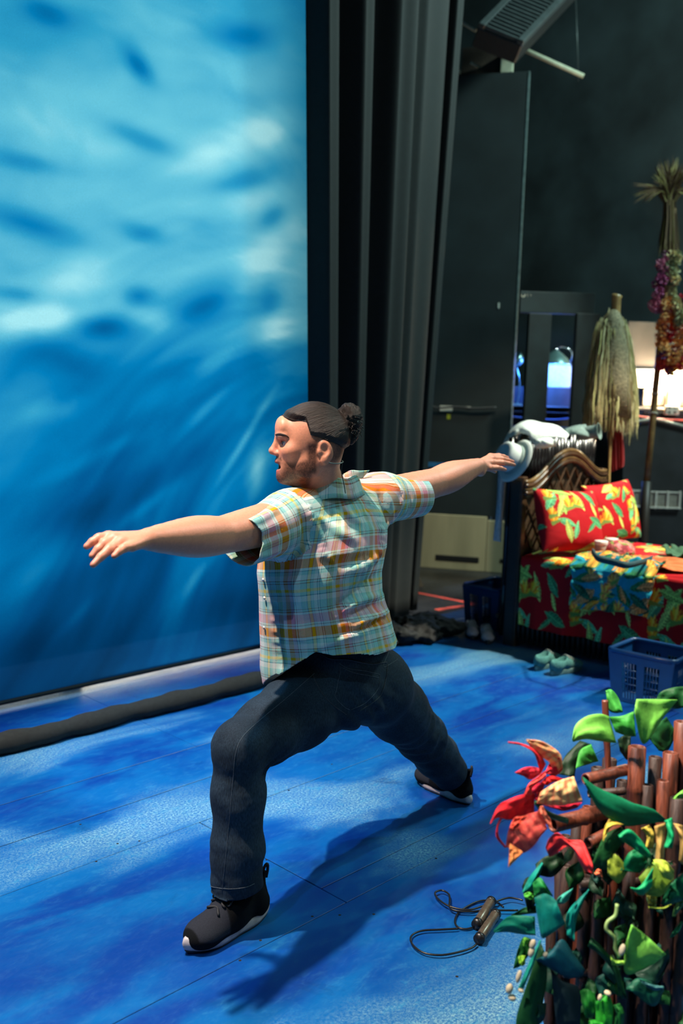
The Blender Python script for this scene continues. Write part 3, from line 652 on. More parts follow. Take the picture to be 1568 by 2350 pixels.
V, F = jean.mesh((1.35, 1.6, .03), (2.95, 2.25, .86), .0048)
axr = (ANR-KNR)/np.linalg.norm(ANR-KNR)
def jh(P):
    a = (.118+.012*(P[:, 0]-1.5)/.1)-P[:, 2]; a = np.where(P[:, 0] < 1.85, a, -1); b = np.where(P[:, 0] > 2.4, (P-ANR)@axr+.028, -1); c = P[:, 2]-.80
    return np.maximum(np.maximum(a, b), c)
V, F = clip_mesh(V, F, jh)
m, t, b = nt('dark_denim'); tc = N(t, 'ShaderNodeTexCoord'); n1 = N(t, 'ShaderNodeTexNoise'); n1.inputs['Scale'].default_value = 9; n1.inputs['Detail'].default_value = 5; n2 = N(t, 'ShaderNodeTexNoise'); n2.inputs['Scale'].default_value = 330; n2.inputs['Detail'].default_value = 2
mp = N(t, 'ShaderNodeMapping'); mp.inputs['Scale'].default_value = (1, 1, .3); t.links.new(tc.outputs['Object'], mp.inputs[0]); t.links.new(mp.outputs[0], n2.inputs[0]); t.links.new(tc.outputs['Object'], n1.inputs[0])
ad = N(t, 'ShaderNodeMath', operation='MULTIPLY'); t.links.new(n1.outputs['Fac'], ad.inputs[0]); t.links.new(n2.outputs['Fac'], ad.inputs[1])
r = N(t, 'ShaderNodeValToRGB'); r.color_ramp.elements[0].position = .12; r.color_ramp.elements[1].position = .42; r.color_ramp.elements[0].color = (.004, .010, .018, 1); r.color_ramp.elements[1].color = (.020, .040, .062, 1)
t.links.new(ad.outputs[0], r.inputs[0]); t.links.new(r.outputs[0], b.inputs['Base Color']); b.inputs['Roughness'].default_value = .85; b.inputs['Specular IOR Level'].default_value = .25; b.inputs['Sheen Weight'].default_value = .0
bp = N(t, 'ShaderNodeBump'); bp.inputs['Strength'].default_value = .25; bp.inputs['Distance'].default_value = .002; t.links.new(n2.outputs['Fac'], bp.inputs['Height']); t.links.new(bp.outputs[0], b.inputs['Normal'])
m_denim = m
jo = solidify(mesh('jeans', V, F, m_denim, man), .004)
m_thread = M('faded_blue_thread', (.060, .080, .10), .8, 200, .4); m_dseam = M('dark_denim_seam', (.022, .030, .042), .85, 200, .4)
def seam(pts, r=.0008, mat=m_thread, n=50, name='stitching', off=.0004):
    P = [jean.march(x, y) for x, y in spline(A_(pts, float), n)]; P = np.array(P); P = P[np.abs(jean(P)) < .003]
    P = P+jean.grad(P)*off
    MB().tube(P, r, 5).build(name, mat, jo, True)
seam([(722, 1545), (660, 1600), (600, 1650), (558, 1690), (541, 1730), (534, 1800), (525, 1900), (516, 1990), (510, 2048)])
seam([(479, 2032), (495, 2037), (530, 2040), (565, 2036), (584, 2028)], name='hem_stitching')
seam([(778, 1522), (800, 1534), (840, 1540), (872, 1548)]); seam([(781, 1520), (779, 1548), (773, 1580), (770, 1600), (790, 1622), (803, 1629)]); seam([(872, 1548), (868, 1580), (840, 1612), (806, 1629)]); seam([(784, 1531), (810, 1543), (845, 1550), (870, 1556)])
seam([(892, 1496), (880, 1530), (902, 1520), (913, 1512)], n=30); seam([(735, 1500), (760, 1512), (800, 1514), (850, 1524), (888, 1520)], name='waistband_seam', mat=m_dseam, r=.002)
seam([(715, 1545), (735, 1585), (760, 1615), (795, 1640)], name='inner_seam', mat=m_dseam, r=.0016)
seam([(890, 1525), (885, 1560), (870, 1600), (825, 1632)], name='inner_seam', mat=m_dseam, r=.0016)
# ---------------------------------------------------------------- shirt
Zs = A_([.50, .60, .66, .72, .80, .88, .95, 1.03, 1.09, 1.14, 1.18, 1.22])
hw_ = A_([.200, .203, .206, .206, .196, .182, .184, .188, .175, .135, .095, .075])
pxm = A_([760, 759, 758, 757, 748, 737, 735, 744, 755, 762, 760, 752])
pyz = A_([1630, 1560, 1520, 1476, 1418, 1360, 1310, 1252, 1205, 1165, 1135, 1110])
cen = np.array([atY(x, y, 1.93) for x, y in zip(pxm, pyz)]); cz = cen[:, 2].copy(); o_ = np.argsort(cz); cz = cz[o_]; cen = cen[o_]; hwz = hw_[o_]
rat = np.interp(cz, [.5, .8, 1.0, 1.1, 1.2], [.88, .86, .82, .75, .95])
aa = hwz/np.sqrt(.483+.517*rat**2); bb = aa*rat
def torso(P):
    z = P[:, 2]; x0 = np.interp(z, cz, cen[:, 0]); y0 = np.interp(z, cz, cen[:, 1]); a = np.interp(z, cz, aa); b_ = np.interp(z, cz, bb)
    u, v = (P[:, 0]-x0)/a, (P[:, 1]-y0)/b_; k0 = np.sqrt(u*u+v*v)+1e-9; k1 = np.sqrt((u/a)**2+(v/b_)**2)+1e-9
    d = k0*(k0-1)/k1; return np.maximum(d, z-cz[-1])*.85
sh = SDF(); sh.fn(torso, (1.95, 1.93, .85), .6, .04)
SEL, SER = atY(556, 1238, 1.875), atY(958, 1138, 1.93)
sdl = (SEL-SHL)/np.linalg.norm(SEL-SHL); sdr = (SER-SHR)/np.linalg.norm(SER-SHR)
U_ = A_([0, 1., 0])
sh.econe(SHL-sdl*.03+A_([0, 0, -.012]), SEL+sdl*.05, (.080, .082), (.066, .070), U_, .05)
sh.econe(SHR-sdr*.03+A_([0, 0, -.008]), SER+sdr*.05, (.080, .076), (.066, .064), U_, .05)
sh.cone(NECK+A_([-.05, -.01, -.035]), SHL+A_([0, 0, .012]), .052, .055, .05).cone(NECK+A_([.05, -.01, -.03]), SHR+A_([0, 0, .012]), .052, .055, .05)
sh0 = SDF(); sh0.p = list(sh.p)
def ridge(pts, w, a): return ([sh0.march(x, y) for x, y in spline(A_(pts, float), 14)], w, a)
RG = [ridge([(704, 1152), (719, 1196), (733, 1232), (744, 1270), (774, 1297)], .010, .015), ridge([(690, 1165), (705, 1210), (715, 1250)], .014, -.008),
      ridge([(724, 1186), (770, 1216), (815, 1240)], .012, .012), ridge([(760, 1165), (785, 1200), (790, 1225)], .010, .009), ridge([(788, 1165), (808, 1188), (830, 1200)], .009, .010),
      ridge([(835, 1140), (862, 1175), (876, 1220), (872, 1265), (842, 1298), (800, 1308)], .012, .014), ridge([(850, 1150), (840, 1180), (850, 1200)], .010, -.008), ridge([(745, 1290), (800, 1290), (850, 1270)], .014, -.008),
      ridge([(760, 1408), (812, 1360), (868, 1318)], .013, -.010), ridge([(790, 1400), (840, 1375), (880, 1365)], .010, .010), ridge([(770, 1430), (830, 1395), (885, 1385)], .009, -.008), ridge([(800, 1450), (850, 1420), (895, 1405)], .010, .012),
      ridge([(765, 1462), (830, 1440), (900, 1408)], .009, -.010), ridge([(720, 1490), (770, 1470), (840, 1452)], .010, .008), ridge([(640, 1350), (700, 1420), (760, 1470)], .03, -.006), ridge([(622, 1310), (632, 1400), (640, 1500), (650, 1540)], .02, -.006), ridge([(670, 1320), (690, 1400), (690, 1480)], .025, .006),
      ridge([(640, 1165), (600, 1190), (570, 1200)], .010, .008), ridge([(690, 1175), (700, 1215), (690, 1255), (660, 1290)], .009, -.010), ridge([(650, 1215), (610, 1235), (575, 1240)], .012, -.006), ridge([(655, 1260), (610, 1275), (580, 1278)], .010, .006),
      ridge([(880, 1120), (896, 1160), (900, 1200)], .008, .012), ridge([(905, 1110), (925, 1140), (905, 1190)], .009, .009), ridge([(925, 1100), (945, 1140), (935, 1180)], .009, -.007), ridge([(870, 1130), (884, 1170), (890, 1215)], .008, -.012), ridge([(720, 1500), (690, 1530), (640, 1550)], .012, .006)]
RGp = [(np.array(p), w, a) for p, w, a in RG]
def spost(P, d):
    near = np.abs(d) < .06
    if near.any():
        Q = P[near]; add = np.zeros(len(Q))
        for p, w, a in RGp:
            bbm = ((Q > p.min(0)-.05) & (Q < p.max(0)+.05)).all(1)
            if not bbm.any(): continue
            D = ((Q[bbm][:, None, :]-p[None])**2).sum(2); i = D.argmin(1); e = np.sqrt(D.min(1)); env = np.sin(np.pi*(np.clip(i, 0, 13)+.7)/14.4)
            add[bbm] += 1.9*a*np.exp(-(e/w)**2)*env
        add += .0055*(fbm(Q*A_([13, 13, 9]), 3)-.5)+.004*np.sin(Q[:, 0]*40+Q[:, 1]*22)*smooth01((.85-Q[:, 2])/.2)
        d = d.copy(); d[near] -= add
    return d
sh.post = spost
# hem and sleeve openings
hp_px = [(607, 1571), (640, 1549), (690, 1516), (725, 1496), (765, 1505), (820, 1499), (868, 1503), (900, 1488), (912, 1474)]
hem_pts = np.array([sh0.march(x, y) for x, y in hp_px]); th = np.arctan2(hem_pts[:, 1]-1.93, hem_pts[:, 0]-1.985)
ho = np.argsort(th); tha = np.concatenate([[-math.pi], th[ho], [math.pi]]); 
hz = hem_pts[ho][:, 2]; zw = (hz[0]+hz[-1])/2; hza = np.concatenate([[hz[0]], hz, [hz[0]]])
V, F = sh.mesh((1.35, 1.6, .50), (2.55, 2.25, 1.30), .0045)
def sclip(P):
    t_ = np.arctan2(P[:, 1]-1.93, P[:, 0]-1.985); h1 = np.interp(t_, tha, hza)-P[:, 2]
    h2 = np.where(P[:, 0] < 1.68, (P-SEL)@sdl-.012*np.sin(P[:, 2]*50), -1); h3 = np.where(P[:, 0] > 2.2, (P-SER)@sdr, -1)
    dn = P-NECK; h4 = .066-np.sqrt((dn[:, 0]**2+dn[:, 1]**2))-.6*np.clip(-.0-dn[:, 2], 0, 1)-.0
    h4 = np.where(dn[:, 2] > -.03, h4, -1)
    return np.maximum(np.maximum(h1, h2), np.maximum(h3, h4))
V, F = clip_mesh(V, F, sclip)
# plaid coordinates follow the cloth: round the body and along each sleeve
def suv(V):
    i = np.interp(V[:, 2], cz, cen[:, 0]); t_ = np.arctan2(V[:, 1]-1.93, V[:, 0]-i); uv = np.stack([t_*.19, V[:, 2]+.03*np.sin(t_)], 1)
    for S0, sd, m in ((SHL, sdl, 1), (SHR, sdr, -1)):
        s_ = (V-S0)@sd; w = s_ > -.005+.0*s_; q = V-S0-s_[:, None]*sd; an = np.arctan2(q[:, 2], q[:, 1]*-1)
        w = w & (np.linalg.norm(q, axis=1) < .13); uv[w] = np.stack([an[w]*.075+.05, s_[w]+.31], 1)
    return uv
m, t, b = nt('pastel_madras_plaid'); L = t.links.new
at_ = N(t, 'ShaderNodeAttribute', attribute_name='plaid'); sp = N(t, 'ShaderNodeSeparateXYZ'); L(at_.outputs['Vector'], sp.inputs[0])
def bandramp(src, period, off, stops):
    a1 = N(t, 'ShaderNodeMath', operation='MULTIPLY_ADD'); a1.inputs[1].default_value = 1/period; a1.inputs[2].default_value = off; L(src, a1.inputs[0])
    fr = N(t, 'ShaderNodeMath', operation='FRACT'); L(a1.outputs[0], fr.inputs[0]); r = N(t, 'ShaderNodeValToRGB'); r.color_ramp.interpolation = 'CONSTANT'; e = r.color_ramp.elements
    while len(e) > 1: e.remove(e[-1])
    e[0].position = 0; e[0].color = (*stops[0][1], 1)
    for p_, c_ in stops[1:]: k_ = e.new(p_); k_.color = (*c_, 1)
    L(fr.outputs[0], r.inputs[0]); return r.outputs[0]
AQ, LB, OR, PK, YL, BR, TE, GN = lin(168, 214, 210), lin(228, 236, 230), lin(244, 148, 70), lin(236, 172, 186), lin(232, 214, 130), lin(120, 82, 80), lin(80, 134, 150), lin(170, 186, 130)
weft = bandramp(sp.outputs['Y'], .196, .02, [(0, OR), (.13, LB), (.165, BR), (.175, LB), (.20, PK), (.33, LB), (.36, BR), (.372, AQ), (.40, BR), (.41, AQ), (.52, LB), (.60, TE), (.615, AQ), (.66, YL), (.70, AQ), (.78, BR), (.79, AQ), (.82, BR), (.832, LB), (.90, AQ), (.95, TE), (.962, LB)])
warp_ = bandramp(sp.outputs['X'], .150, .1, [(0, LB), (.06, TE), (.075, LB), (.10, TE), (.115, AQ), (.24, BR), (.255, GN), (.30, BR), (.31, GN), (.36, LB), (.44, OR), (.53, PK), (.60, BR), (.612, LB), (.64, BR), (.652, LB), (.76, AQ), (.86, TE), (.878, YL), (.93, TE), (.945, AQ)])
mx = N(t, 'ShaderNodeMix', data_type='RGBA', blend_type='MIX'); mx.inputs[0].default_value = .44; L(weft, mx.inputs[6]); L(warp_, mx.inputs[7])
tc = N(t, 'ShaderNodeTexCoord'); n1 = N(t, 'ShaderNodeTexNoise'); n1.inputs['Scale'].default_value = 420; L(tc.outputs['Object'], n1.inputs[0])
mm = N(t, 'ShaderNodeMix', data_type='RGBA', blend_type='MULTIPLY'); mm.inputs[0].default_value = .35; L(mx.outputs[2], mm.inputs[6]); L(n1.outputs['Color'], mm.inputs[7])
hs = N(t, 'ShaderNodeHueSaturation'); hs.inputs['Saturation'].default_value = 1.25; hs.inputs['Value'].default_value = .95; L(mm.outputs[2], hs.inputs['Color'])
L(hs.outputs[0], b.inputs['Base Color']); b.inputs['Roughness'].default_value = .85; b.inputs['Specular IOR Level'].default_value = .2; b.inputs['Sheen Weight'].default_value = .1
bp = N(t, 'ShaderNodeBump'); bp.inputs['Strength'].default_value = .15; bp.inputs['Distance'].default_value = .002; L(n1.outputs['Fac'], bp.inputs['Height']); L(bp.outputs[0], b.inputs['Normal'])
m_plaid = m
def suv2(V, S0, sd): s_ = (V-S0)@sd; q = V-S0-s_[:, None]*sd; an = np.arctan2(q[:, 2], -q[:, 1]); return np.stack([an*.075+.05, s_+.31], 1)
def part_of(F_):
    u_, inv = np.unique(F_, return_inverse=True); return V[u_], inv.reshape(F_.shape)
cenF = V[F].mean(1); slv = []
for S0, sd in ((SHL, sdl), (SHR, sdr)):
    s_ = (cenF-S0)@sd; q = cenF-S0-s_[:, None]*sd; slv.append((s_ > -.012-.10*q[:, 2]) & (np.linalg.norm(q, axis=1) < .108))
Vb, Fb = part_of(F[~(slv[0] | slv[1])])
def tuv(V): i = np.interp(V[:, 2], cz, cen[:, 0]); t_ = np.arctan2(V[:, 1]-1.93, V[:, 0]-i); return np.stack([t_*.19, V[:, 2]+.03*np.sin(t_)], 1)
so = solidify(mesh('shirt', Vb, Fb, m_plaid, man, uv=tuv(Vb)), .0025)
for mk, S0, sd in ((slv[0], SHL, sdl), (slv[1], SHR, sdr)):
    Vs, Fs = part_of(F[mk]); solidify(mesh('sleeve', Vs, Fs, m_plaid, so, uv=suv2(Vs, S0, sd)), .0025)
# collar: stand and fall swept round the neck, open at the front
ph0 = math.atan2(.9, -.35); nfi = 60
fi = np.linspace(.30, 2*math.pi-.30, nfi)+ph0
G = np.zeros((nfi, 9, 3))
for i, a in enumerate(fi):
    f = abs((i/(nfi-1))*2-1); tip = smooth01((f-.72)/.28); dirv = A_([math.cos(a), math.sin(a), 0])
    rows_ = [(.066, -.022), (.067, .0), (.068, .018), (.071, .0285), (.077, .030), (.083, .022), (.089, .006), (.096+.02*tip, -.012), (.101+.045*tip, -.024+.004*tip)]
    for j, (r_, h_) in enumerate(rows_): G[i, j] = NECK+dirv*(r_+.012*abs(math.cos(a)))+A_([.0, 0, h_+.016-.030*f*f+.004*math.sin(a*5)])+A_([.012, -.004, 0])
b_ = MB().grid(G); Vc = np.concatenate(b_.V)
uvc = np.stack([np.repeat(np.arange(nfi)*.0085, 9), np.tile(np.arange(9)*.009, nfi)+.11], 1)
def csheet(A, B, d0, d1, nm):
    P = spline(A_([(x, y, d0+(d1-d0)*i/(len(A)-1)) for i, (x, y) in enumerate(A)], float), 10); Q = spline(A_([(x, y, d0+(d1-d0)*i/(len(B)-1)) for i, (x, y) in enumerate(B)], float), 10)
    G_ = np.array([[at(*(p_*(1-v)+q_*v)) for v in np.linspace(0, 1, 5)] for p_, q_ in zip(P, Q)]); bq = MB().grid(G_); Vq = np.concatenate(bq.V)
    solidify(mesh(nm, Vq, bq.F, m_plaid, so, uv=np.stack([Vq[:, 0], Vq[:, 2]+.05], 1)), .002)
dn_ = proj(NECK)[2]
csheet([(633, 1142), (658, 1139), (690, 1132), (712, 1120)], [(640, 1147), (668, 1150), (700, 1150), (722, 1142)], dn_-.10, dn_-.02, 'collar_point')
csheet([(788, 1088), (805, 1079), (825, 1080), (848, 1079)], [(800, 1112), (812, 1108), (820, 1104), (832, 1096)], dn_+.05, dn_+.09, 'collar_point')
solidify(mesh('collar', Vc, b_.F, m_plaid, so, uv=uvc), .002)
P = [NECK+A_([.072*math.cos(a)+.012, .060*math.sin(a)-.004, .022+.006*math.sin(a*2)]) for a in np.linspace(0, 6.28, 40)]
MB().tube(P, .006, 6, closed=True).build('undershirt_neckband', M('green_undershirt', (.01, .22, .12), .8, 80, .3), man, True)
# sleeve hem stitching and shirt buttons on the front placket edge
m_btn = M('pale_shirt_button', (.6, .62, .6), .3)
for x, y in ((600, 1330), (603, 1372), (602, 1440)):
    p_ = sh0.march(x+6, y); g_ = sh0.grad(p_[None])[0]; MB().lathe([(.0001, .003), (.004, .003), (.005, .001), (.005, 0)], p_+g_*.002, g_, 10).build('button', m_btn, so, True)
# ---------------------------------------------------------------- trainers
def shoe(name, heel, toe, ank, label=None):
    heel, toe = A_(heel, float), A_(toe, float); fx = toe-heel; Ls = np.linalg.norm(fx); fx /= Ls; fy = np.cross((0, 0, 1.), fx); c0 = (heel+toe)/2
    R = np.stack([fx, fy, A_([0, 0, 1.])], 1); k = Ls/.29
    def w(x, y, z): return c0+R@(A_([x, y, z])*k)
    root = empty(name, tuple(c0), man)
    up = SDF()
    def e(c, r, kk=.03, op='u'): up.ell(w(*c), A_(r)*k, R, kk, op)
    e((-.095, 0, .050), (.046, .037, .042)); up.cone(w(-.072, 0, .090), w(-.010, 0, .070), .040*k, .043*k, .03); up.cone(w(-.010, 0, .068), w(.080, 0, .038), .043*k, .036*k, .03); e((.090, .002, .036), (.048, .043, .030)); e((.02, 0, .035), (.09, .041, .026))
    e((-.045, 0, .135), (.034, .028, .035), .008, 's'); up.cone(w(-.118, 0, .085), w(-.126, 0, .128), .010, .007, .02)
    V, F = up.mesh(c0-.22, c0+.22, .0035); V, F = clip_mesh(V, F, lambda P: .012-P[:, 2])
    q = ((V-c0)@R)/k; x_, y_, z_ = q.T; C_ = np.tile(A_([.003, .0035, .004]), (len(V), 1))
    vam = smooth01((x_-.028+.0*y_)/.004)*smooth01((z_-.030-.25*np.clip(x_-.09, 0, .1))/.006)*smooth01((.125-x_)/.004); C_ = C_*(1-vam[:, None])+A_([.020, .022, .029])*vam[:, None]
    mesh('upper', V, F, MA('trainer_mesh_fabric', .9, 420, .25, .2, .15), root, col=C_)
    # sole
    tt = np.linspace(0, 2*np.pi, 64, endpoint=False); ox = .147*np.cos(tt); oy = np.sin(tt)*np.interp(ox, [-.147, -.09, -.02, .06, .11, .147], [.030, .036, .033, .045, .042, .026])*1.05
    def ring(sc, z0, lift): return np.array([w(a*sc, b2*sc, z0+lift*(np.clip((a-.07)/.08, 0, 1)**2*.016+np.clip((-a-.07)/.08, 0, 1)*.006)) for a, b2 in zip(ox, oy)])
    def stack(rs, name_, mat, par):
        Vv = np.concatenate(rs); nn = 64; Ff = [(i*nn+j, i*nn+(j+1) % nn, (i+1)*nn+(j+1) % nn, (i+1)*nn+j) for i in range(len(rs)-1) for j in range(nn)]; Ff.append(tuple(range(nn-1, -1, -1))); Ff.append(tuple((len(rs)-1)*nn+j for j in range(nn)))
        return mesh(name_, Vv, Ff, mat, par)
    so_ = stack([ring(.97, .006, .6), ring(1.0, .012, .7), ring(1.015, .020, .9), ring(.99, .030, 1), ring(.95, .033, 1)], 'midsole', M('off_white_foam_sole', (.50, .44, .42), .5, 60, .15), root)
    stack([ring(.93, .0, .3), ring(.965, .004, .5), ring(.96, .0075, .6)], 'outsole', M('black_rubber', (.008, .008, .008), .6), so_)
    m_lace = M('black_lace', (.010, .010, .011), .7)
    for i in range(5):
        xx = .048-.019*i
        def top(x, y):
            zz = np.arange(.16, .02, -.001); D = up(np.array([w(x, y, z_) for z_ in zz])); k_ = np.where(D < 0)[0]; return zz[k_[0]] if len(k_) else .05
        P = [w(xx+.006*math.sin(j*1.3+i), yy, top(xx, yy)+.002) for j, yy in enumerate(np.linspace(-.026, .026, 7))]; MB().tube(spline(P, 14), .0034, 6).build('lace', m_lace, root, True)
    for sy in (-1, 1):
        tz = top(-.02, 0); P = [w(-.022, 0, tz+.004), w(-.005, .020*sy, tz+.010), w(.020, .034*sy, tz-.006), w(.024, .026*sy, tz-.012), w(.004, .010*sy, tz+.002)]; MB().tube(spline(P, 18), .0027, 6).build('lace_loop', m_lace, root, True)
    P = [w(-.122, -.006, .112), w(-.134, -.005, .138), w(-.139, 0, .146), w(-.141, 0, .130), w(-.136, 0, .108)]; MB().tube(spline(P, 14), .0045, 6).build('heel_loop', m_lace, root, True)
    return root
shoe('shoe', (1.684, 1.868, 0), (1.388, 1.862, 0), ANL)
shoe('shoe', (2.700, 1.905, 0), (2.742, 2.195, 0), ANR)
# ================================================================ PRINTS
def floral_tile(seed, base, leafcols, flowercols, n=26, T=.46, share=3):
    r = np.random.default_rng(seed); mot = []
    for i in range(n):
        k = 'leaf' if i % share < share-1 else 'bird'
        mot.append((k, r.random()*T, r.random()*T, r.uniform(0, 6.28) if k == 'leaf' else r.uniform(1.0, 2.2), r.uniform(.09, .17) if k == 'leaf' else r.uniform(.06, .09), leafcols[r.integers(len(leafcols))], r.uniform(.26, .40)))
    def f(u, v):
        u, v = np.mod(np.asarray(u), T), np.mod(np.asarray(v), T); C = np.tile(np.array(base, float), u.shape+(1,))
        for k, cx, cy, a, Ln, lc, wd in mot:
            for ox in (-T, 0, T):
                for oy in (-T, 0, T):
                    if abs(cx+ox-T/2) > T/2+.16 or abs(cy+oy-T/2) > T/2+.16: continue
                    dx, dy = u-cx-ox, v-cy-oy
                    if k == 'leaf':
                        p, q = dx*math.cos(a)+dy*math.sin(a), -dx*math.sin(a)+dy*math.cos(a); t = p/Ln; w = wd*Ln*np.clip(1-(t*2)**2, 0, 1)*(1-.3*t)
                        m = (np.abs(t) < .5) & (np.abs(q) < w*.5)
                        vein = (np.abs(q) < .0025) | (np.mod(p-np.abs(q)*.8, .016) < .003)
                        col = np.where(vein[..., None], np.array(lc)*1.9, np.where((q > 0)[..., None], np.array(lc), np.array(lc)*.62)); C = np.where(m[..., None], col, C)
                    else:
                        for j, da in enumerate((-.75, -.4, -.1, .2, .5)):
                            b = a+da; p, q = dx*math.cos(b)+dy*math.sin(b), -dx*math.sin(b)+dy*math.cos(b); t = p/(Ln*(1-.12*abs(j-2))); w = .20*Ln*np.clip(t*(1-t)*4, 0, 1)
                            C = np.where(((t > 0) & (t < 1) & (np.abs(q) < w*.5))[..., None], np.array(flowercols[j % len(flowercols)]), C)
                        b = a-1.25; p, q = dx*math.cos(b)+dy*math.sin(b), -dx*math.sin(b)+dy*math.cos(b); t = p/Ln; C = np.where(((t > -.2) & (t < .9) & (np.abs(q) < .011*(1-t*.8)))[..., None], np.array(lin(120, 150, 70)), C)
        return C
    return f
red_floral = floral_tile(11, lin(176, 14, 26), [lin(96, 176, 124), lin(140, 176, 84), lin(70, 140, 92), lin(176, 190, 96)], [lin(246, 186, 40), lin(240, 130, 30), lin(250, 210, 80)], 26)
aloha = floral_tile(5, lin(20, 140, 165), [lin(40, 110, 70), lin(190, 130, 80), lin(220, 150, 60), lin(30, 90, 70)], [lin(240, 190, 80), lin(220, 120, 60)], 30, .34)
pinkpr = floral_tile(3, lin(235, 165, 165), [lin(170, 70, 80), lin(190, 110, 110)], [lin(150, 60, 70)], 18, .12)

# ================================================================ THE BED
BO = A_([4.75, 3.10, 0.]); ba = math.radians(3); E1 = A_([math.cos(ba), math.sin(ba), 0]); E2 = A_([math.sin(ba), -math.cos(ba), 0]); E3 = A_([0, 0, 1.]); RB = np.stack([E1, E2, E3], 1)
def bp_(s, l, z): return BO+E1*s+E2*l+E3*z
bed = thing('bed', 'dark rattan bed with an arched headboard and latticed back panel', 'bed', tuple(BO))
m_rat = M('dark_brown_rattan', (.055, .028, .014), .28, 18, .4, .1); m_ratd = M('near_black_wood', (.012, .009, .008), .5, 18, .4, .1); m_gold = M('worn_gold_brown_cane', (.14, .085, .035), .25, 14, .4)
BW = 1.10
def bbox(name, s0, s1, l0, l1, z0, z1, mat, par=bed, bev=.006): return MB().box(bp_((s0+s1)/2, (l0+l1)/2, (z0+z1)/2), (s1-s0, l1-l0, z1-z0), RB, bev).build(name, mat, par)
bbox('headboard_side', -.01, .012, -.072, .0, 0, 1.01, m_ratd); bbox('post', -.004, .052, -.045, .012, 0, 1.035, m_rat); bbox('post', BW-.05, BW, -.045, .012, 0, 1.05, m_rat)
sarch = np.linspace(0, 1, 48); zarch = 1.0+.185*np.exp(-((sarch-.52)/.235)**2*1.0)+.03*sarch
zarch = 1.005+.165*np.sin(np.pi*np.clip((sarch-.06)/.88, 0, 1))**1.6+.03*sarch
for j, off in enumerate((0, -.023, -.046, -.069)):
    P = [bp_(.01+s*(BW-.02), .012 if j % 2 == 0 else .018, z+off) for s, z in zip(sarch, zarch)]; MB().tube(P, .0135, 10).build('arch_rail', m_gold if j in (0, 2) else m_rat, bed, True)
G = np.array([[bp_(.02+s*(BW-.04), -.034, .3+(z-.07-.3)*q) for q in np.linspace(0, 1, 6)] for s, z in zip(sarch, zarch)]); solidify(MB().grid(G).build('headboard_panel', M('woven_brown_panel', (.045, .028, .015), .5, 90, .5, .3), bed, True), .015)
for d_ in (1, -1):
    for k in range(-8, 18):
        P = []
        for q in np.linspace(0, 1, 30):
            z = .55+q*.62; s = k*.125+d_*(z-.55)*.75+(0 if d_ > 0 else .3)
            if .03 < s < BW-.04 and z < np.interp(s/BW, sarch, zarch)-.07: P.append(bp_(s, .004+.003*d_, z))
        if len(P) > 3: MB().tube(P, .0085, 6).build('lattice_cane', m_rat, bed, True)
bbox('mattress', .05, BW-.05, .05, 1.95, .22, .535, M('white_ticking', (.5, .5, .48), .8), bev=.04)
bbox('side_rail', .03, .055, .0, 1.98, .05, .20, m_ratd)
for k in range(60): MB().tube([bp_(.022, .02+.033*k, .03), bp_(.022, .02+.033*k, .2)], .0145, 6).build('rail_cane', m_ratd, bed, True) if k < 40 else None
bbox('leg', .02, .07, 1.9, 1.95, 0, .2, m_ratd); bbox('leg', BW-.07, BW-.02, 1.9, 1.95, 0, .2, m_ratd)
# bedspread: one cloth over top and both sides
def spread(sx, l):
    """arc coordinate across the bed -> point; 0 at the left hem"""
    drop = .43; r = .05; wv = .018*np.sin(l*14+1)+.012*np.sin(l*31); w = BW-.02
    s = np.asarray(sx, float); a = np.clip((drop-s)/drop, 0, 1)
    X = np.where(s < drop, -.015-.02*a+wv*a, np.where(s < drop+w, s-drop, w+.01)); Z = np.where(s < drop, .575-(drop-s), np.where(s < drop+w, .575, .575-(s-drop-w)))
    e = np.clip(1-np.abs(s-drop)/r, 0, 1); X = X+e*e*.014; Z = Z-e*e*.014
    Z = Z+np.where((s > drop) & (s < drop+w), .012*np.sin((s+l)*9)*np.sin(l*6+s*4), 0)
    return X, Z
ns_, nl_ = 330, 360; ss = np.linspace(0, .43+BW-.02+.3, ns_); ll = np.linspace(.03, 1.98, nl_); SS, LL = np.meshgrid(ss, ll, indexing='ij'); X_, Z_ = spread(SS, LL)
G = BO+X_[..., None]*E1+LL[..., None]*E2+Z_[..., None]*E3
m_print = MA('printed_cotton', .8, 300, .12, .05, .2)
b_ = MB().grid(G[::-1], red_floral(LL, SS*.8)[::-1]); solidify(b_.thing('bedspread', m_print, 'red tropical print bedspread covering the bed', 'bedspread', smooth=True, useC=True), .006)
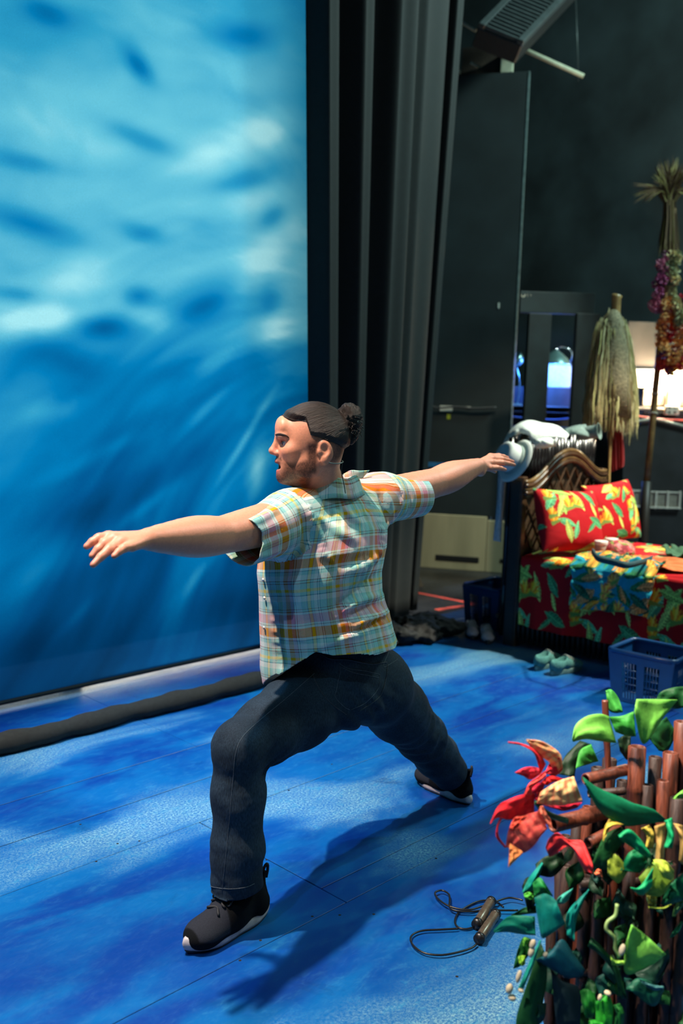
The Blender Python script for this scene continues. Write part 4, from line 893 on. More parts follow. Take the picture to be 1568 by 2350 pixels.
# pillows
def pillow(s, l, z, w, h, th_, lean, label, uo, rz=0, roll=0):
    nu, nv = 150, 110; V = []; C_ = []; F = []
    R = RB@rotz(rz)@np.array([[1, 0, 0], [0, math.cos(lean), math.sin(lean)], [0, -math.sin(lean), math.cos(lean)]])@np.array([[math.cos(roll), 0, math.sin(roll)], [0, 1, 0], [-math.sin(roll), 0, math.cos(roll)]])
    b = MB(); u = np.linspace(-1, 1, nu); v = np.linspace(-1, 1, nv); U, Vv = np.meshgrid(u, v, indexing='ij')
    prof = (np.clip(1-np.abs(U)**2.6, 0, 1)*np.clip(1-np.abs(Vv)**2.6, 0, 1))**.5; pinch = 1-.05*(1-np.abs(U)**2)*(np.abs(Vv)**4)-0*U
    for sg in (1, -1):
        wr = .010*(fbm(np.stack([U*3+sg, Vv*3, 0*U+uo*10], -1).reshape(-1, 3), 3).reshape(U.shape)-.5)
        Pp = np.stack([U*w/2*(1-.05*(1-Vv**2)*np.abs(U)**4), sg*(prof*(th_/2+wr)), Vv*h/2*(1-.06*(1-U**2)*np.abs(Vv)**4)], -1)
        G = bp_(s, l, z)+(Pp.reshape(-1, 3)@R.T).reshape(Pp.shape); b.grid(G if sg < 0 else G[::-1], (red_floral(U*w/2+uo, Vv*h/2+uo*.7))[::(1 if sg < 0 else -1)])
    return b.thing('pillow', m_print, label, 'pillow', smooth=True, useC=True)
pillow(.235, .20, .775, .50, .39, .18, -.36, 'red tropical print pillow at the near side of the headboard', .13, .30, .06)
pillow(.84, .19, .785, .54, .40, .17, -.30, 'red tropical print pillow leaning beside the grass skirt stand', .31, .14, -.05)
# black bamboo screen behind the headboard
scr = thing('bamboo_screen', 'black bamboo screen standing behind the arched headboard', 'screen', tuple(bp_(.5, -.10, 0)))
m_bb = M('black_glossy_bamboo', (.006, .005, .006), .2, 25, .5)
for k in range(27):
    s = .02+k*.0415; zt_ = 1.265+.02*math.sin(k*2.1)+.01*math.sin(k*5)
    hs_ = np.array([0.05, .35, .36, .37, .72, .73, .74, 1.05, 1.06, 1.07, zt_]); rs = .018*np.array([1, 1, 1.12, 1, 1, 1.12, 1, 1, 1.12, 1, 1])
    MB().tube([bp_(s, -.097, h_) for h_ in hs_], rs, 8).build('bamboo_cane', m_bb, scr, True)
for z in (.15, 1.12): bbox('cross_bar', 0, 1.12, -.137, -.117, z, z+.03, m_ratd, scr)
# things lying on the bed
def onbed(x, y, z=.58): p = fl(x, y, z); q = p-BO; return q@E1, q@E2
def bedcloth(name, label, cat, quad, nu, nv, colf, lift, wr, seed, mat=None):
    """cloth laid over the bed: quad of (arc, length) corners mapped on the bedspread surface"""
    q00, q10, q11, q01 = [A_(q, float) for q in quad]; u = np.linspace(0, 1, nu); v = np.linspace(0, 1, nv); Uu, Vv = np.meshgrid(u, v, indexing='ij')
    nz = fbm(np.stack([Uu*3+seed, Vv*3, 0*Uu], -1).reshape(-1, 3), 3).reshape(Uu.shape); n2 = fbm(np.stack([Uu*7, Vv*6+seed, 0*Uu+4], -1).reshape(-1, 3), 3).reshape(Uu.shape)
    ed = 1+.10*(nz-.5)
    Q = (q00*(1-Uu)[..., None]+q10*Uu[..., None])*(1-Vv)[..., None]+(q01*(1-Uu)[..., None]+q11*Uu[..., None])*Vv[..., None]
    Q = Q+(nz-.5)[..., None]*A_([.05, .07]); X_, Z_ = spread(Q[..., 0], Q[..., 1]); hgt = lift+wr*np.clip(n2-.32, 0, 1)*1.6
    top = Q[..., 0] > .43; G = BO+X_[..., None]*E1+Q[..., 1][..., None]*E2+Z_[..., None]*E3
    G = G+np.where(top, 1, .15)[..., None]*hgt[..., None]*E3-np.where(top, .05, 1.)[..., None]*hgt[..., None]*E1
    C_ = colf(Q[..., 1], Q[..., 0]); b = MB().grid(G, C_); return solidify(b.thing(name, mat or m_print, label, cat, smooth=True, useC=True), .004, 1)
flat_col = lambda c: (lambda u, v: np.tile(A_(c), u.shape+(1,)))
bedcloth('orange_cloth', 'crumpled orange cloth spread over the bedspread', 'cloth', [(.50, .38), (.47, 1.05), (.85, 1.20), (.72, .42)], 60, 40, flat_col(lin(216, 110, 66)), .010, .035, 2)
bedcloth('aloha_shirt', 'teal pineapple print shirt hanging over the edge of the bed', 'shirt', [(.16, .40), (.20, .86), (.62, .84), (.56, .36)], 110, 90, aloha, .024, .05, 7)
bedcloth('green_cloth', 'dark green knitted cloth lying by the far edge of the bed', 'cloth', [(.98, .62), (.92, 1.15), (1.35, 1.2), (1.40, .62)], 50, 40, flat_col(lin(60, 96, 74)), .012, .07, 5)
for x, y, lb in ((1379, 1268, 'white lidded jar standing against the nearer red pillow'), (1403, 1262, 'white lidded jar standing beside the pink cap')):
    s, l = onbed(x, y, .60); j = thing('jar', lb, 'jar', tuple(bp_(s, l, .598)))
    MB().lathe([(.0001, 0), (.036, 0), (.038, .004), (.038, .046), (.034, .050)], bp_(s, l, .598), n=20).build('jar_body', M('pale_amber_jar', (.45, .36, .28), .3), j, True)
    MB().lathe([(.039, .048), (.040, .050), (.040, .070), (.038, .073), (.0001, .073)], bp_(s, l, .598), n=20).build('lid', M('white_plastic_lid', (.75, .74, .70), .4), j, True)
s, l = onbed(1422, 1270, .60); c = bp_(s, l, .60); cap = thing('cap', 'pink printed cap lying beside the white jars', 'cap', tuple(c))
a_, b2 = np.meshgrid(np.linspace(0, 2*np.pi, 40), np.linspace(0, math.pi/2, 16), indexing='ij')
G = c+np.stack([.092*np.cos(a_)*np.sin(b2+.0), .085*np.sin(a_)*np.sin(b2), .078*np.cos(b2)**.8], -1)*(1+.05*np.sin(a_*6)*np.sin(b2))[..., None]
solidify(MB().grid(G, pinkpr(a_*.08, b2*.1)).build('crown', m_print, cap, True, True), .003)
G = np.array([[c+E1*(-.01-.11*math.sin(t))*q+E2*(.10*math.cos(t)*(1 if q < .5 else 1.0))*q+E3*(.012+.012*math.cos(t)*q) for q in np.linspace(.5, 1.0, 6)] for t in np.linspace(.1, 3.04, 20)])
solidify(MB().grid(G, pinkpr(G[..., 0], G[..., 1])).build('brim', m_print, cap, True, True), .004)
P = [fl(x, y, z) for x, y, z in ((1362, 1266, .66), (1375, 1282, .655), (1405, 1290, .65), (1440, 1298, .645), (1475, 1290, .64), (1497, 1282, .62))]
Ps = spline(P, 40); G = np.stack([Ps+E3*.018, Ps+E3*.004-E1*.012, Ps-E3*.012-E1*.006], 1); solidify(MB().grid(G).thing('strap', M('dark_teal_fabric', (.012, .06, .075), .8, 80, .3), 'dark teal fabric belt lying on the printed shirt', 'belt', smooth=True), .006)
# things hung on the screen
def sheet(rA, rB, n=24, m=12, bulge=.0, crumple=0., seed=0):
    """cloth between two pixel rails; every rail point is (px, py, depth)"""
    A = spline(A_(rA, float), n); B = spline(A_(rB, float), n); v = np.linspace(0, 1, m); G = np.zeros((n, m, 3))
    for i in range(n):
        for j in range(m):
            p = A[i]*(1-v[j])+B[i]*v[j]; G[i, j] = at(p[0], p[1], p[2]-bulge*math.sin(math.pi*v[j])*math.sin(math.pi*min(max(i/(n-1), .12), .88)))
    if crumple: G -= cf*(crumple*(fbm(np.stack(np.meshgrid(np.arange(n)*.35+seed, np.arange(m)*.35, indexing='ij')+[np.full((n, m), seed*1.7)], -1).reshape(-1, 3), 3).reshape(n, m)-.5))[..., None]
    return G
m_wcl = M('white_cotton_cloth', (.62, .70, .68), .85, 60, .12, .1)
ds = 5.72
wj = thing('white_jacket', 'white jacket draped over the top of the bamboo screen', 'jacket', tuple(at(1240, 1000, ds)))
solidify(MB().grid(sheet([(1150, 1052, ds), (1160, 1008, ds), (1182, 980, ds), (1212, 966, ds+.02), (1245, 972, ds+.03), (1278, 978, ds+.03), (1305, 999, ds)], [(1166, 1052, ds-.02), (1176, 1018, ds-.03), (1192, 994, ds-.05), (1213, 998, ds-.08), (1228, 1010, ds-.08), (1256, 1004, ds-.08), (1302, 1006, ds-.06)], 40, 14, .04, .03, 1)).build('jacket_body', m_wcl, wj, True), .006)
solidify(MB().grid(sheet([(1214, 1004, ds-.05), (1240, 1006, ds-.06), (1275, 1000, ds-.05)], [(1232, 1028, ds-.05), (1255, 1026, ds-.07), (1276, 1022, ds-.05)], 20, 10, .05, .05, 3)).build('folded_sleeve', m_wcl, wj, True), .006)
m_blc = M('pale_blue_grey_cloth', (.36, .44, .50), .85, 60, .15, .1)
solidify(MB().grid(sheet([(1143, 1050, ds), (1143, 1100, ds), (1138, 1180, ds), (1132, 1240, ds)], [(1168, 1052, ds), (1160, 1110, ds), (1154, 1180, ds), (1150, 1244, ds)], 30, 10, .03, .03, 5)).thing('hanging_scarf', m_blc, 'pale blue-grey scarf hanging beside the headboard post', 'scarf', smooth=True), .005)
hc = at(1181, 1056, 5.60); hax = -cr*.80-cf*.42+cu*.42; hax /= np.linalg.norm(hax)
hat = thing('fedora_hat', 'white fedora hat hung on the corner of the headboard', 'hat', tuple(hc))
m_hat = M('white_straw_hat', (.62, .68, .66), .8, 160, .12, .15)
MB().lathe([(.092, .0), (.120, .004), (.137, -.006), (.140, -.009), (.137, -.011), (.118, -.003), (.090, -.004)], hc, hax, 40).build('brim', m_hat, hat, True)
MB().lathe([(.094, 0), (.090, .03), (.086, .06), (.080, .088), (.066, .10), (.045, .098), (.02, .086), (.0001, .082)], hc, hax, 40).build('crown', m_hat, hat, True)
MB().lathe([(.0955, .004), (.0935, .028), (.092, .028)], hc, hax, 40).build('hat_band', M('grey_green_hat_band', (.22, .30, .28), .7), hat, True)
cc = at(1365, 991, 5.75); m_cap = M('grey_green_felt', (.12, .19, .18), .8, 60, .3, .1)
bk = thing('bucket_hat', 'grey-green bucket hat resting on top of the bamboo screen', 'hat', tuple(cc-cu*.03))
hx2 = cr*.82-cf*.5+cu*.1; hx2 /= np.linalg.norm(hx2)
MB().lathe([(.052, .03), (.044, .03), (.040, .0), (.042, -.06), (.038, -.10), (.0001, -.11)], cc, hx2, 28).build('crown', m_cap, bk, True)
solidify(MB().grid(sheet([(1296, 986, 5.78), (1320, 978, 5.78), (1345, 975, 5.78)], [(1300, 996, 5.72), (1325, 998, 5.70), (1352, 1004, 5.72)], 14, 8, .03, .02, 8)).build('brim', m_cap, bk, True), .005)
# ================================================================ BACKSTAGE
def pbox(name, x0, y0, x1, y1, d, depth, mat, par=None, bev=.004, label=None, cat=None):
    """upright box facing the house whose front face spans the pixel rectangle at view depth d"""
    a, b = at(x0, y0, d), at(x1, y1, d); ux = A_([cr[0], cr[1], 0]); ux /= np.linalg.norm(ux); uy = A_([cf[0], cf[1], 0]); uy /= np.linalg.norm(uy)
    c = (a+b)/2; w = abs((b-a)@ux); h = abs(b[2]-a[2]); bb_ = MB().box(c+uy*depth/2, (w, depth, h), np.stack([ux, uy, E3], 1), bev)
    return bb_.build(name, mat, par) if par is not None or label is None else bb_.thing(name, mat, label, cat)
def zfloor(x, d): # pixel row of the floor at column x and depth d
    y = 1200.
    for _ in range(40): y += (at(x, y, d)[2])/d*FPX*.9
    return y
m_fr = M('dark_teal_painted_steel', (.010, .022, .026), .6, 8, .3)
df = 7.3
fr = thing('black_frame_stand', 'tall black frame with a wide header board and two posts behind the bed', 'frame', tuple(at(1280, zfloor(1280, df), df)))
pbox('header_board', 1195, 668, 1366, 722, df, .05, M('blue_black_board', (.016, .034, .040), .6, 8, .2), fr)
for x0, x1 in ((1208, 1239), (1316, 1348)): pbox('post', x0, 722, x1, zfloor(x0, df), df+.02, .08, m_fr, fr)
pbox('foot_bar', 1200, zfloor(1280, df)-14, 1356, zfloor(1280, df), df-.1, .3, m_fr, fr)
m_gl = M('pale_tape_lettering', (.62, .60, .48), .6)
P = [at(1201+4.2*math.cos(t), 677+4.5*math.sin(t), df-.004) for t in np.linspace(0, 6.28, 16)]; MB().tube(P, .0042, 5, closed=True).build('tape_letter', m_gl, fr, True)
MB().tube([at(x, y, df-.004) for x, y in ((1211, 682), (1211, 676), (1213, 673), (1217, 673), (1218.5, 676), (1218.5, 680))], .0042, 5).build('tape_letter', m_gl, fr, True)
MB().tube(spline([at(x, y, df-.03) for x, y in ((1331, 735), (1333, 770), (1330, 805), (1327, 850))], 20), .005, 6).build('loose_cord', M('grey_cord', (.10, .13, .14), .5), fr, True)
# prop shelf with clamp lamp
dq = 8.6; shf = thing('prop_shelf', 'dark prop shelf unit lit blue by a clamp lamp', 'shelf', tuple(at(1230, zfloor(1230, dq), dq)))
m_shelf = M('blue_grey_shelf_paint', (.10, .14, .20), .5, 8, .2); m_shd = M('dark_shelf_panel', (.03, .04, .06), .6, 8, .2)
pbox('back_panel', 1140, 885, 1352, 1010, dq+.28, .02, m_shd, shf); pbox('side_panel', 1138, 808, 1144, zfloor(1140, dq), dq, .3, m_shelf, shf); pbox('side_panel', 1346, 850, 1352, zfloor(1350, dq), dq, .3, m_shelf, shf)
pbox('shelf_board', 1142, 931, 1350, 935, dq, .28, m_shelf, shf); pbox('shelf_board', 1142, 943, 1350, 949, dq-.02, .30, m_shelf, shf); pbox('lower_panel', 1142, 975, 1350, zfloor(1240, dq), dq+.02, .02, m_shd, shf)
pbox('white_board', 1238, 836, 1310, 890, dq+.24, .02, M('white_prop_board', (.55, .58, .62), .6), shf)
P = [at(x, y, dq-.04) for x, y in ((1142, 948), (1170, 955), (1205, 959), (1240, 962), (1280, 963), (1312, 960))]; MB().tube(spline(P, 30), .007, 6).thing('blue_cord', M('blue_cord', (.05, .12, .5), .4), 'thin cord slung in front of the blue-lit shelf', 'cord', smooth=True)
cl_ = at(1275, 826, dq-.02); lam = thing('clamp_lamp', 'metal clamp lamp glowing blue above the prop shelf', 'lamp', tuple(cl_))
m_al = M('spun_aluminium', (.30, .52, .52), .3, 30, .1, metal=.7)
solidify(MB().lathe([(.022, .085), (.030, .075), (.060, .055), (.105, .015), (.138, -.035), (.140, -.04)], cl_, (0, 0, 1), 28).build('lamp_shade', m_al, lam, True), .003)
MB().lathe([(.0001, .115), (.016, .11), (.022, .085), (.022, .07)], cl_, (0, 0, 1), 16).build('socket', M('bright_chrome', (.7, .72, .75), .12, metal=1), lam, True)
MB().lathe([(.0001, .045), (.02, .04), (.035, .0), (.028, -.025), (.0001, -.035)], cl_, (0, 0, 1), 16).build('bulb', M('blue_bulb', (.3, .5, 1), .3, emit=((.10, .28, 1), 14)), lam, True)
MB().tube(spline([cl_+E3*.1, cl_+E3*.12+cr*.06, cl_+E3*.07+cr*.15, cl_-E3*.02+cr*.16+cf*.1], 16), .007, 6).build('clamp_arm', M('bright_chrome', (.7, .72, .75), .12, metal=1), lam, True)
lamp('clamp_lamp_light', 'POINT', tuple(cl_-E3*.07-cf*.02), (0, 0, 0), 30, (.08, .24, 1), shadow_soft_size=.03)
c2 = at(1172, 826, dq-.02); l2 = thing('gooseneck_lamp', 'small unlit gooseneck lamp standing at the end of the prop shelf', 'lamp', tuple(at(1185, 931, dq)))
ax2 = -cr*.7+cu*.6-cf*.3; ax2 /= np.linalg.norm(ax2)
solidify(MB().lathe([(.018, .05), (.03, .045), (.055, .02), (.07, -.03)], c2+cr*.06, -ax2, 20).build('lamp_shade', m_al, l2, True), .003)
MB().tube(spline([c2+cr*.05, at(1187, 846, dq-.02), at(1192, 870, dq), at(1192, 900, dq+.02), at(1187, 931, dq+.05)], 20), .006, 6).build('neck', m_al, l2, True)
pbox('lamp_base', 1178, 926, 1198, 931, dq+.02, .1, m_al, l2)
# grass skirt on a stand
dg = 6.5; gk = thing('grass_skirt_stand', 'pale grass skirt tied on a bamboo stand beside the bed', 'grass skirt', tuple(at(1400, zfloor(1400, dg), dg)))
m_bam = M('tan_bamboo', (.34, .22, .08), .4, 30, .25)
MB().tube([at(1417, 678, dg), at(1415, 684, dg), at(1414, 715, dg), at(1403, 960, dg), at(1398, 1090, dg), at(1394, zfloor(1394, dg), dg)], [.036, .032, .030, .012, .010, .010], 12).build('bamboo_pole', m_bam, gk, True)
rg = np.random.default_rng(4); b = MB()
def strand(b, P, w, c):
    P = np.asarray(P); s = np.cross(P[-1]-P[0], cf+.6*rg.normal(size=3)); s /= np.linalg.norm(s)+1e-9
    wv = np.interp(np.linspace(0, 1, len(P)), [0, .2, .8, 1], [.7, 1, .8, .1])*w; b.grid(np.stack([P-s*wv[:, None], P+s*wv[:, None]], 1), np.array(c))
gc = [lin(196, 190, 140), lin(170, 160, 112), lin(140, 124, 86), lin(206, 200, 158), lin(110, 92, 64), lin(180, 178, 120)]
for k in range(1100):
    a = rg.uniform(0, 6.28); tier = rg.random(); y0 = 716+tier**1.5*150+rg.normal()*5; y1 = min(y0+rg.uniform(110, 230), 985+rg.normal()*14)
    def env(y): return np.interp(y, [712, 740, 790, 860, 940, 990], [14, 34, 44, 54, 62, 60])
    rr = rg.uniform(.75, 1.05); P = []
    for q in np.linspace(0, 1, 7):
        y = y0+(y1-y0)*q; e = env(y)*rr*(.55+.45*q if tier < .2 else 1); P.append(at(1407-.018*(y-716)+e*math.cos(a)+rg.normal()*1.2, y, dg+e*math.sin(a)*dg/FPX*.8+rg.normal()*.003))
    strand(b, P, rg.uniform(.0022, .0045), np.array(gc[rg.integers(6)])*rg.uniform(.9, 1.35))
tag(b.build('grass_strands', MA('dry_raffia', .75, 80, .2, 0, .2), gk, True, True), kind='stuff')
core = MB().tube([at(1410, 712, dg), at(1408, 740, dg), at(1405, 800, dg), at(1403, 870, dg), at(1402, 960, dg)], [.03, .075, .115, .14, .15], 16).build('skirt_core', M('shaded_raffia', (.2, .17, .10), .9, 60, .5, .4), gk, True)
G = sheet([(1392, 962, dg+.1), (1396, 1010, dg+.1), (1396, 1060, dg+.1), (1400, 1085, dg+.1)], [(1428, 962, dg+.1), (1431, 1010, dg+.1), (1433, 1060, dg+.1), (1430, 1072, dg+.1)], 20, 24, .0)
G = G-cf*(.022*np.sin(np.arange(24)*1.35))[None, :, None]
solidify(MB().grid(G).thing('red_skirt', M('red_striped_cloth', (.36, .035, .04), .8, 30, .4, stretch=(6, 6, .2)), 'red cloth skirt hanging below the grass skirt', 'skirt', smooth=True), .004)
# tall pole topped with a grass sheaf, hung with flower garlands
dp = 6.9; gp = thing('grass_topped_pole', 'tall bamboo pole topped with a dry grass sheaf', 'pole', tuple(at(1478, zfloor(1478, dp), dp)))
pole = [at(1545, 480, dp), at(1540, 590, dp), at(1520, 740, dp), at(1506, 880, dp), at(1495, 1000, dp), at(1484, 1110, dp)]
MB().tube(pole, .024, 10).build('bamboo_pole', M('brown_bamboo', (.22, .125, .045), .45, 30, .3), gp, True)
MB().tube([at(1484, 1105, dp), at(1478, 1215, dp), at(1472, zfloor(1472, dp), dp)], .036, 10).build('stand_tube', M('dark_brown_stand', (.03, .022, .018), .5), gp, True)
for y_ in (904, 948): p_ = at(1506-(y_-880)*.09, y_, dp); MB().lathe([(.027, -.006), (.032, -.004), (.032, .004), (.027, .006)], p_, pole[2]-pole[4], 14).build('pole_clip', M('pale_clip', (.6, .55, .45), .4), gp, True)
b = MB()
for k in range(520):
    a = rg.uniform(0, 6.28); rr = math.sqrt(rg.random()); top = rg.random() < .62; yb = 585+rg.normal()*8
    if top:
        sp_ = rg.uniform(-1, 1); yt = 372+26*abs(sp_)+rg.normal()*12; xt = 1540+sp_*42+rg.normal()*4
        if rg.random() < .35: yt = 420+rg.random()*50; xt = 1540+(-1 if rg.random() < .7 else 1)*rg.uniform(50, 92)
        P = [at(x, y, d_) for x, y, d_ in spline(A_([(1537+12*rr*math.cos(a), 470, dp+.03*rr*math.sin(a)), (1538+16*rr*math.cos(a)+(xt-1540)*.25, 440, dp+.05*rr*math.sin(a)), ((xt+1538)/2+(xt-1540)*.12, (yt+440)/2-6, dp+.12*rr*math.sin(a)), (xt, yt, dp+.2*rr*math.sin(a))]), 8)]
    else: P = [at(1537+14*rr*math.cos(a), 458, dp+.04*math.sin(a)*rr), at(1538+17*rr*math.cos(a), 500, dp+.05*math.sin(a)*rr), at(1536+24*rr*math.cos(a), 550, dp+.07*math.sin(a)*rr), at(1535+27*rr*math.cos(a)+rg.normal()*2, yb, dp+.08*math.sin(a)*rr)]
    strand(b, P, rg.uniform(.0022, .0045), np.array([lin(120, 98, 70), lin(92, 72, 54), lin(160, 150, 90), lin(76, 60, 48)][rg.integers(4)])*rg.uniform(.6, 1.))
tag(b.build('grass_sheaf', MA('dry_raffia', .75, 80, .2, 0, .2), gp, True, True), kind='stuff')
def puff(mat):
    b = MB(); V = []; 
    for k in range(9):
        a = k*2.4; h = 1-2*(k+.5)/9; r_ = math.sqrt(1-h*h); n_ = A_([r_*math.cos(a), r_*math.sin(a), h]); u_ = np.cross(n_, A_([.3, .5, .8])); u_ /= np.linalg.norm(u_); w_ = np.cross(n_, u_)
        b.add([n_*.3, n_*.85+u_*.5, n_*1.15, n_*.85-u_*.5, n_*.85+w_*.5, n_*.85-w_*.5], [(0, 1, 2), (0, 2, 3), (0, 4, 2), (0, 2, 5)])
    me = b.build('flower', mat); return me
def lei(label, cols, path, n, r_):
    t = thing('flower_garland', label, 'garland', tuple(at(*path[-1])), 'flower garlands on the pole')
    protos = []
    for i, c in enumerate(cols): p_ = puff(M('silk_flower_%s_%d' % (label.split()[0], i), c, .7, 60, .25)); protos.append(p_)
    Q = spline(A_(path, float), n); t_loc = A_(t.location)
    for i, (x, y, d_) in enumerate(Q):
        for j in range(2):
            k = rg.integers(len(cols)); o_ = protos[k].copy(); COL.objects.link(o_); o_.parent = t; o_.location = at(x+rg.normal()*5, y+rg.normal()*4, d_+rg.normal()*.02)-t_loc; o_.rotation_euler = tuple(rg.uniform(0, 6, 3)); o_.scale = (r_*rg.uniform(.8, 1.2),)*3
    for p_ in protos: bpy.data.objects.remove(p_)
dl = dp-.12
lei('magenta and lilac flower garland hanging from the grass topped pole', [lin(170, 80, 130), lin(120, 60, 100), lin(200, 120, 150)], [(1524, 590, dl), (1518, 630, dl), (1510, 670, dl), (1504, 700, dl), (1512, 712, dl)], 16, .030)
lei('cream and sage flower garland hanging from the grass topped pole', [lin(180, 180, 140), lin(130, 140, 110), lin(215, 200, 150)], [(1552, 585, dl), (1542, 610, dl), (1546, 650, dl), (1552, 700, dl), (1560, 740, dl)], 20, .034)
lei('peach and rust flower garland hanging from the grass topped pole', [lin(230, 160, 90), lin(200, 120, 70), lin(240, 190, 130), lin(150, 60, 60)], [(1530, 690, dl), (1524, 740, dl), (1522, 790, dl), (1535, 825, dl), (1556, 810, dl), (1566, 760, dl)], 26, .034)
lei('crimson and purple flower garland hanging from the grass topped pole', [lin(190, 40, 70), lin(90, 40, 100), lin(210, 80, 60), lin(230, 180, 60)], [(1560, 690, dl+.05), (1545, 750, dl+.05), (1522, 830, dl+.02), (1545, 845, dl+.05), (1568, 820, dl+.05), (1575, 720, dl+.05)], 26, .032)
# bright dressing counter behind
dc_ = 8.7; wc = thing('dressing_counter', 'white dressing counter under a bright warm lamp', 'counter', tuple(at(1530, zfloor(1530, dc_), dc_)))
m_wh = M('white_laminate', (.72, .66, .56), .5, 6, .08); m_dk = M('dark_counter_base', (.012, .013, .018), .7, 6, .3)
pbox('back_board', 1440, 846, 1590, 893, dc_+.16, .03, m_wh, wc); pbox('back_board', 1478, 893, 1590, 934, dc_+.18, .03, M('cream_backing', (.42, .36, .28), .6), wc)
pbox('glow_catch_board', 1440, 738, 1592, 893, dc_+.2, .02, M('warm_grey_catch_board', (.10, .09, .075), .8, 3, .3, .1), wc)  # added board, sized to the warm lamp glow it catches on the wall
pbox('counter_top', 1458, 934, 1590, 944, dc_-.06, .38, m_wh, wc); pbox('tall_box', 1536, 893, 1562, 934, dc_+.02, .10, m_wh, wc)
pbox('base_panel', 1470, 944, 1590, zfloor(1530, dc_), dc_+.02, .03, m_dk, wc)
ob = pbox('outlet_box', 1529, 931, 1559, 953, dc_-.12, .05, m_wh, wc)
for x in (1537, 1550):
    for y in (936, 946): pbox('socket', x-2.6, y-2.4, x+2.6, y+2.4, dc_-.123, .004, m_dk, ob, .001)
wl_ = at(1545, 862, dc_+.02); wl = thing('work_lamp', 'bright warm work lamp hidden behind the flower garlands', 'lamp', tuple(wl_))
MB().lathe([(.0001, .06), (.03, .05), (.045, .01), (.03, -.03), (.0001, -.04)], wl_, (0, 0, 1), 16).build('bulb', M('warm_bulb', (1, .9, .7), .3, emit=((1, .75, .45), 60)), wl, True)
MB().lathe([(.0001, .12), (.02, .12), (.024, .06), (.03, .045)], wl_, (0, 0, 1), 14).build('socket', m_dk, wl, True); MB().tube([wl_+E3*.115, at(1545, 834, dc_+.2)], .008, 6).build('bracket', m_dk, wl, True)
lamp('work_lamp_light', 'POINT', tuple(wl_-E3*.06-cf*.05), (0, 0, 0), 120, (1, .76, .50), shadow_soft_size=.05)
P = [at(x, y, dc_-.16) for x, y in ((1452, 952), (1480, 958), (1510, 962), (1545, 964), (1600, 968))]; MB().tube(spline(P, 30), .011, 6).thing('red_cable', M('red_cable', (.75, .07, .05), .4), 'red cable strung along the front of the dressing counter', 'cable', smooth=True)
# black covered cart with pale window grilles
dk = 7.75; ct = thing('black_cart', 'black covered cart with peaked top behind the pillows', 'cart', tuple(at(1500, zfloor(1500, dk), dk)))
m_cov = M('black_cart_cover', (.014, .014, .018), .55, 5, .6, .2)
pk = [(1432, 985), (1500, 966), (1600, 992)]; yb_ = zfloor(1500, dk)
V = []; 
for dd in (0, .35): V += [at(1432, 985, dk+dd), at(1500, 966, dk+dd), at(1610, 994, dk+dd), at(1610, yb_+4, dk+dd), at(1425, yb_-4, dk+dd)]
for q in (3, 4, 8, 9): V[q][2] = 0
mesh('cover', V, [(4, 3, 2, 1, 0), (5, 6, 7, 8, 9), (0, 1, 6, 5), (1, 2, 7, 6), (2, 3, 8, 7), (3, 4, 9, 8), (4, 0, 5, 9)], m_cov, ct, smooth=False)
for a, b2 in (((1425, 972), (1497, 962)), ((1503, 962), (1600, 986))): MB().tube([at(*a, dk-.02), at(*b2, dk-.02)], .012, 8).build('ridge_pole', M('pale_ridge_pole', (.42, .38, .32), .4), ct, True)
m_gr = M('warm_white_plastic', (.66, .58, .52), .5); m_gp = M('frosted_panel', (.30, .26, .22), .6)
for x0, x1, y0, y1, bars in ((1412, 1476, 1123, 1165, (1450,)), (1489, 1564, 1127, 1169, (1504, 1531))):
    pbox('frosted_panel', x0+2, y0+3, x1-2, y1-3, dk-.02, .01, m_gp, ct)
    for yy in (y0, y1-6): pbox('grille_rail', x0, yy, x1, yy+6, dk-.035, .02, m_gr, ct, .002)
    for xx in (x0, x1-5)+bars: pbox('grille_bar', xx, y0, xx+4, y1, dk-.033, .016, m_gr, ct, .002)
# overhead: louvred unit, pipe, timber
du = 7.2; A0 = at(1108, 62, du); Lv = at(1262, -95, du+.3)-A0; Wv = at(1190, 96, du)-A0; Nv = np.cross(Lv, Wv); Nv /= np.linalg.norm(Nv); Nv = Nv if Nv@cf < 0 else -Nv
lu = thing('louvred_light_housing', 'dark louvred light housing slung overhead beside the black flat', 'stage light', tuple(A0+Lv/2)); Lh, Wh = Lv/np.linalg.norm(Lv), Wv/np.linalg.norm(Wv); RL = np.stack([Lh, Wh, np.cross(Lh, Wh)], 1)
m_lv = M('dark_grey_louvre', (.05, .065, .068), .5, 20, .2); MB().box(A0+Lv/2+Wv/2-Nv*.12, (np.linalg.norm(Lv), np.linalg.norm(Wv)*1.25, .2), RL, .01).build('housing', M('dark_housing', (.018, .022, .024), .6), lu)
for k in range(24): MB().box(A0+Lv*(k+.5)/24+Wv/2+Nv*.0, (np.linalg.norm(Lv)/24*.5, np.linalg.norm(Wv)*.9, .03), RL, .003).build('louvre', m_lv, lu)
for q in (-.04, 1.04): MB().box(A0+Lv/2+Wv*q, (np.linalg.norm(Lv), .05, .05), RL, .004).build('side_rail', m_lv, lu)
m_pn = M('pale_pine', (.50, .50, .36), .6, 12, .25); m_tm = M('dark_brown_timber', (.035, .022, .014), .7, 12, .3)
MB().tube([at(1154, 92, 7.9), at(1340, 175, 7.9)], .019, 10).thing('batten_pipe', m_pn, 'pale batten pipe sloping down from the overhead housing', 'pipe', smooth=True)
MB().tube([at(1320, -60, 8.1), at(1328, 186, 8.1)], .004, 6).thing('hanging_wire', M('grey_wire', (.12, .14, .14), .4, metal=.5), 'thin wire hanging straight down past the batten pipe', 'wire', smooth=True)
tb = thing('timber_brace', 'short timber brace standing on top of the black flat', 'timber', tuple(fpt(1160, 166)))
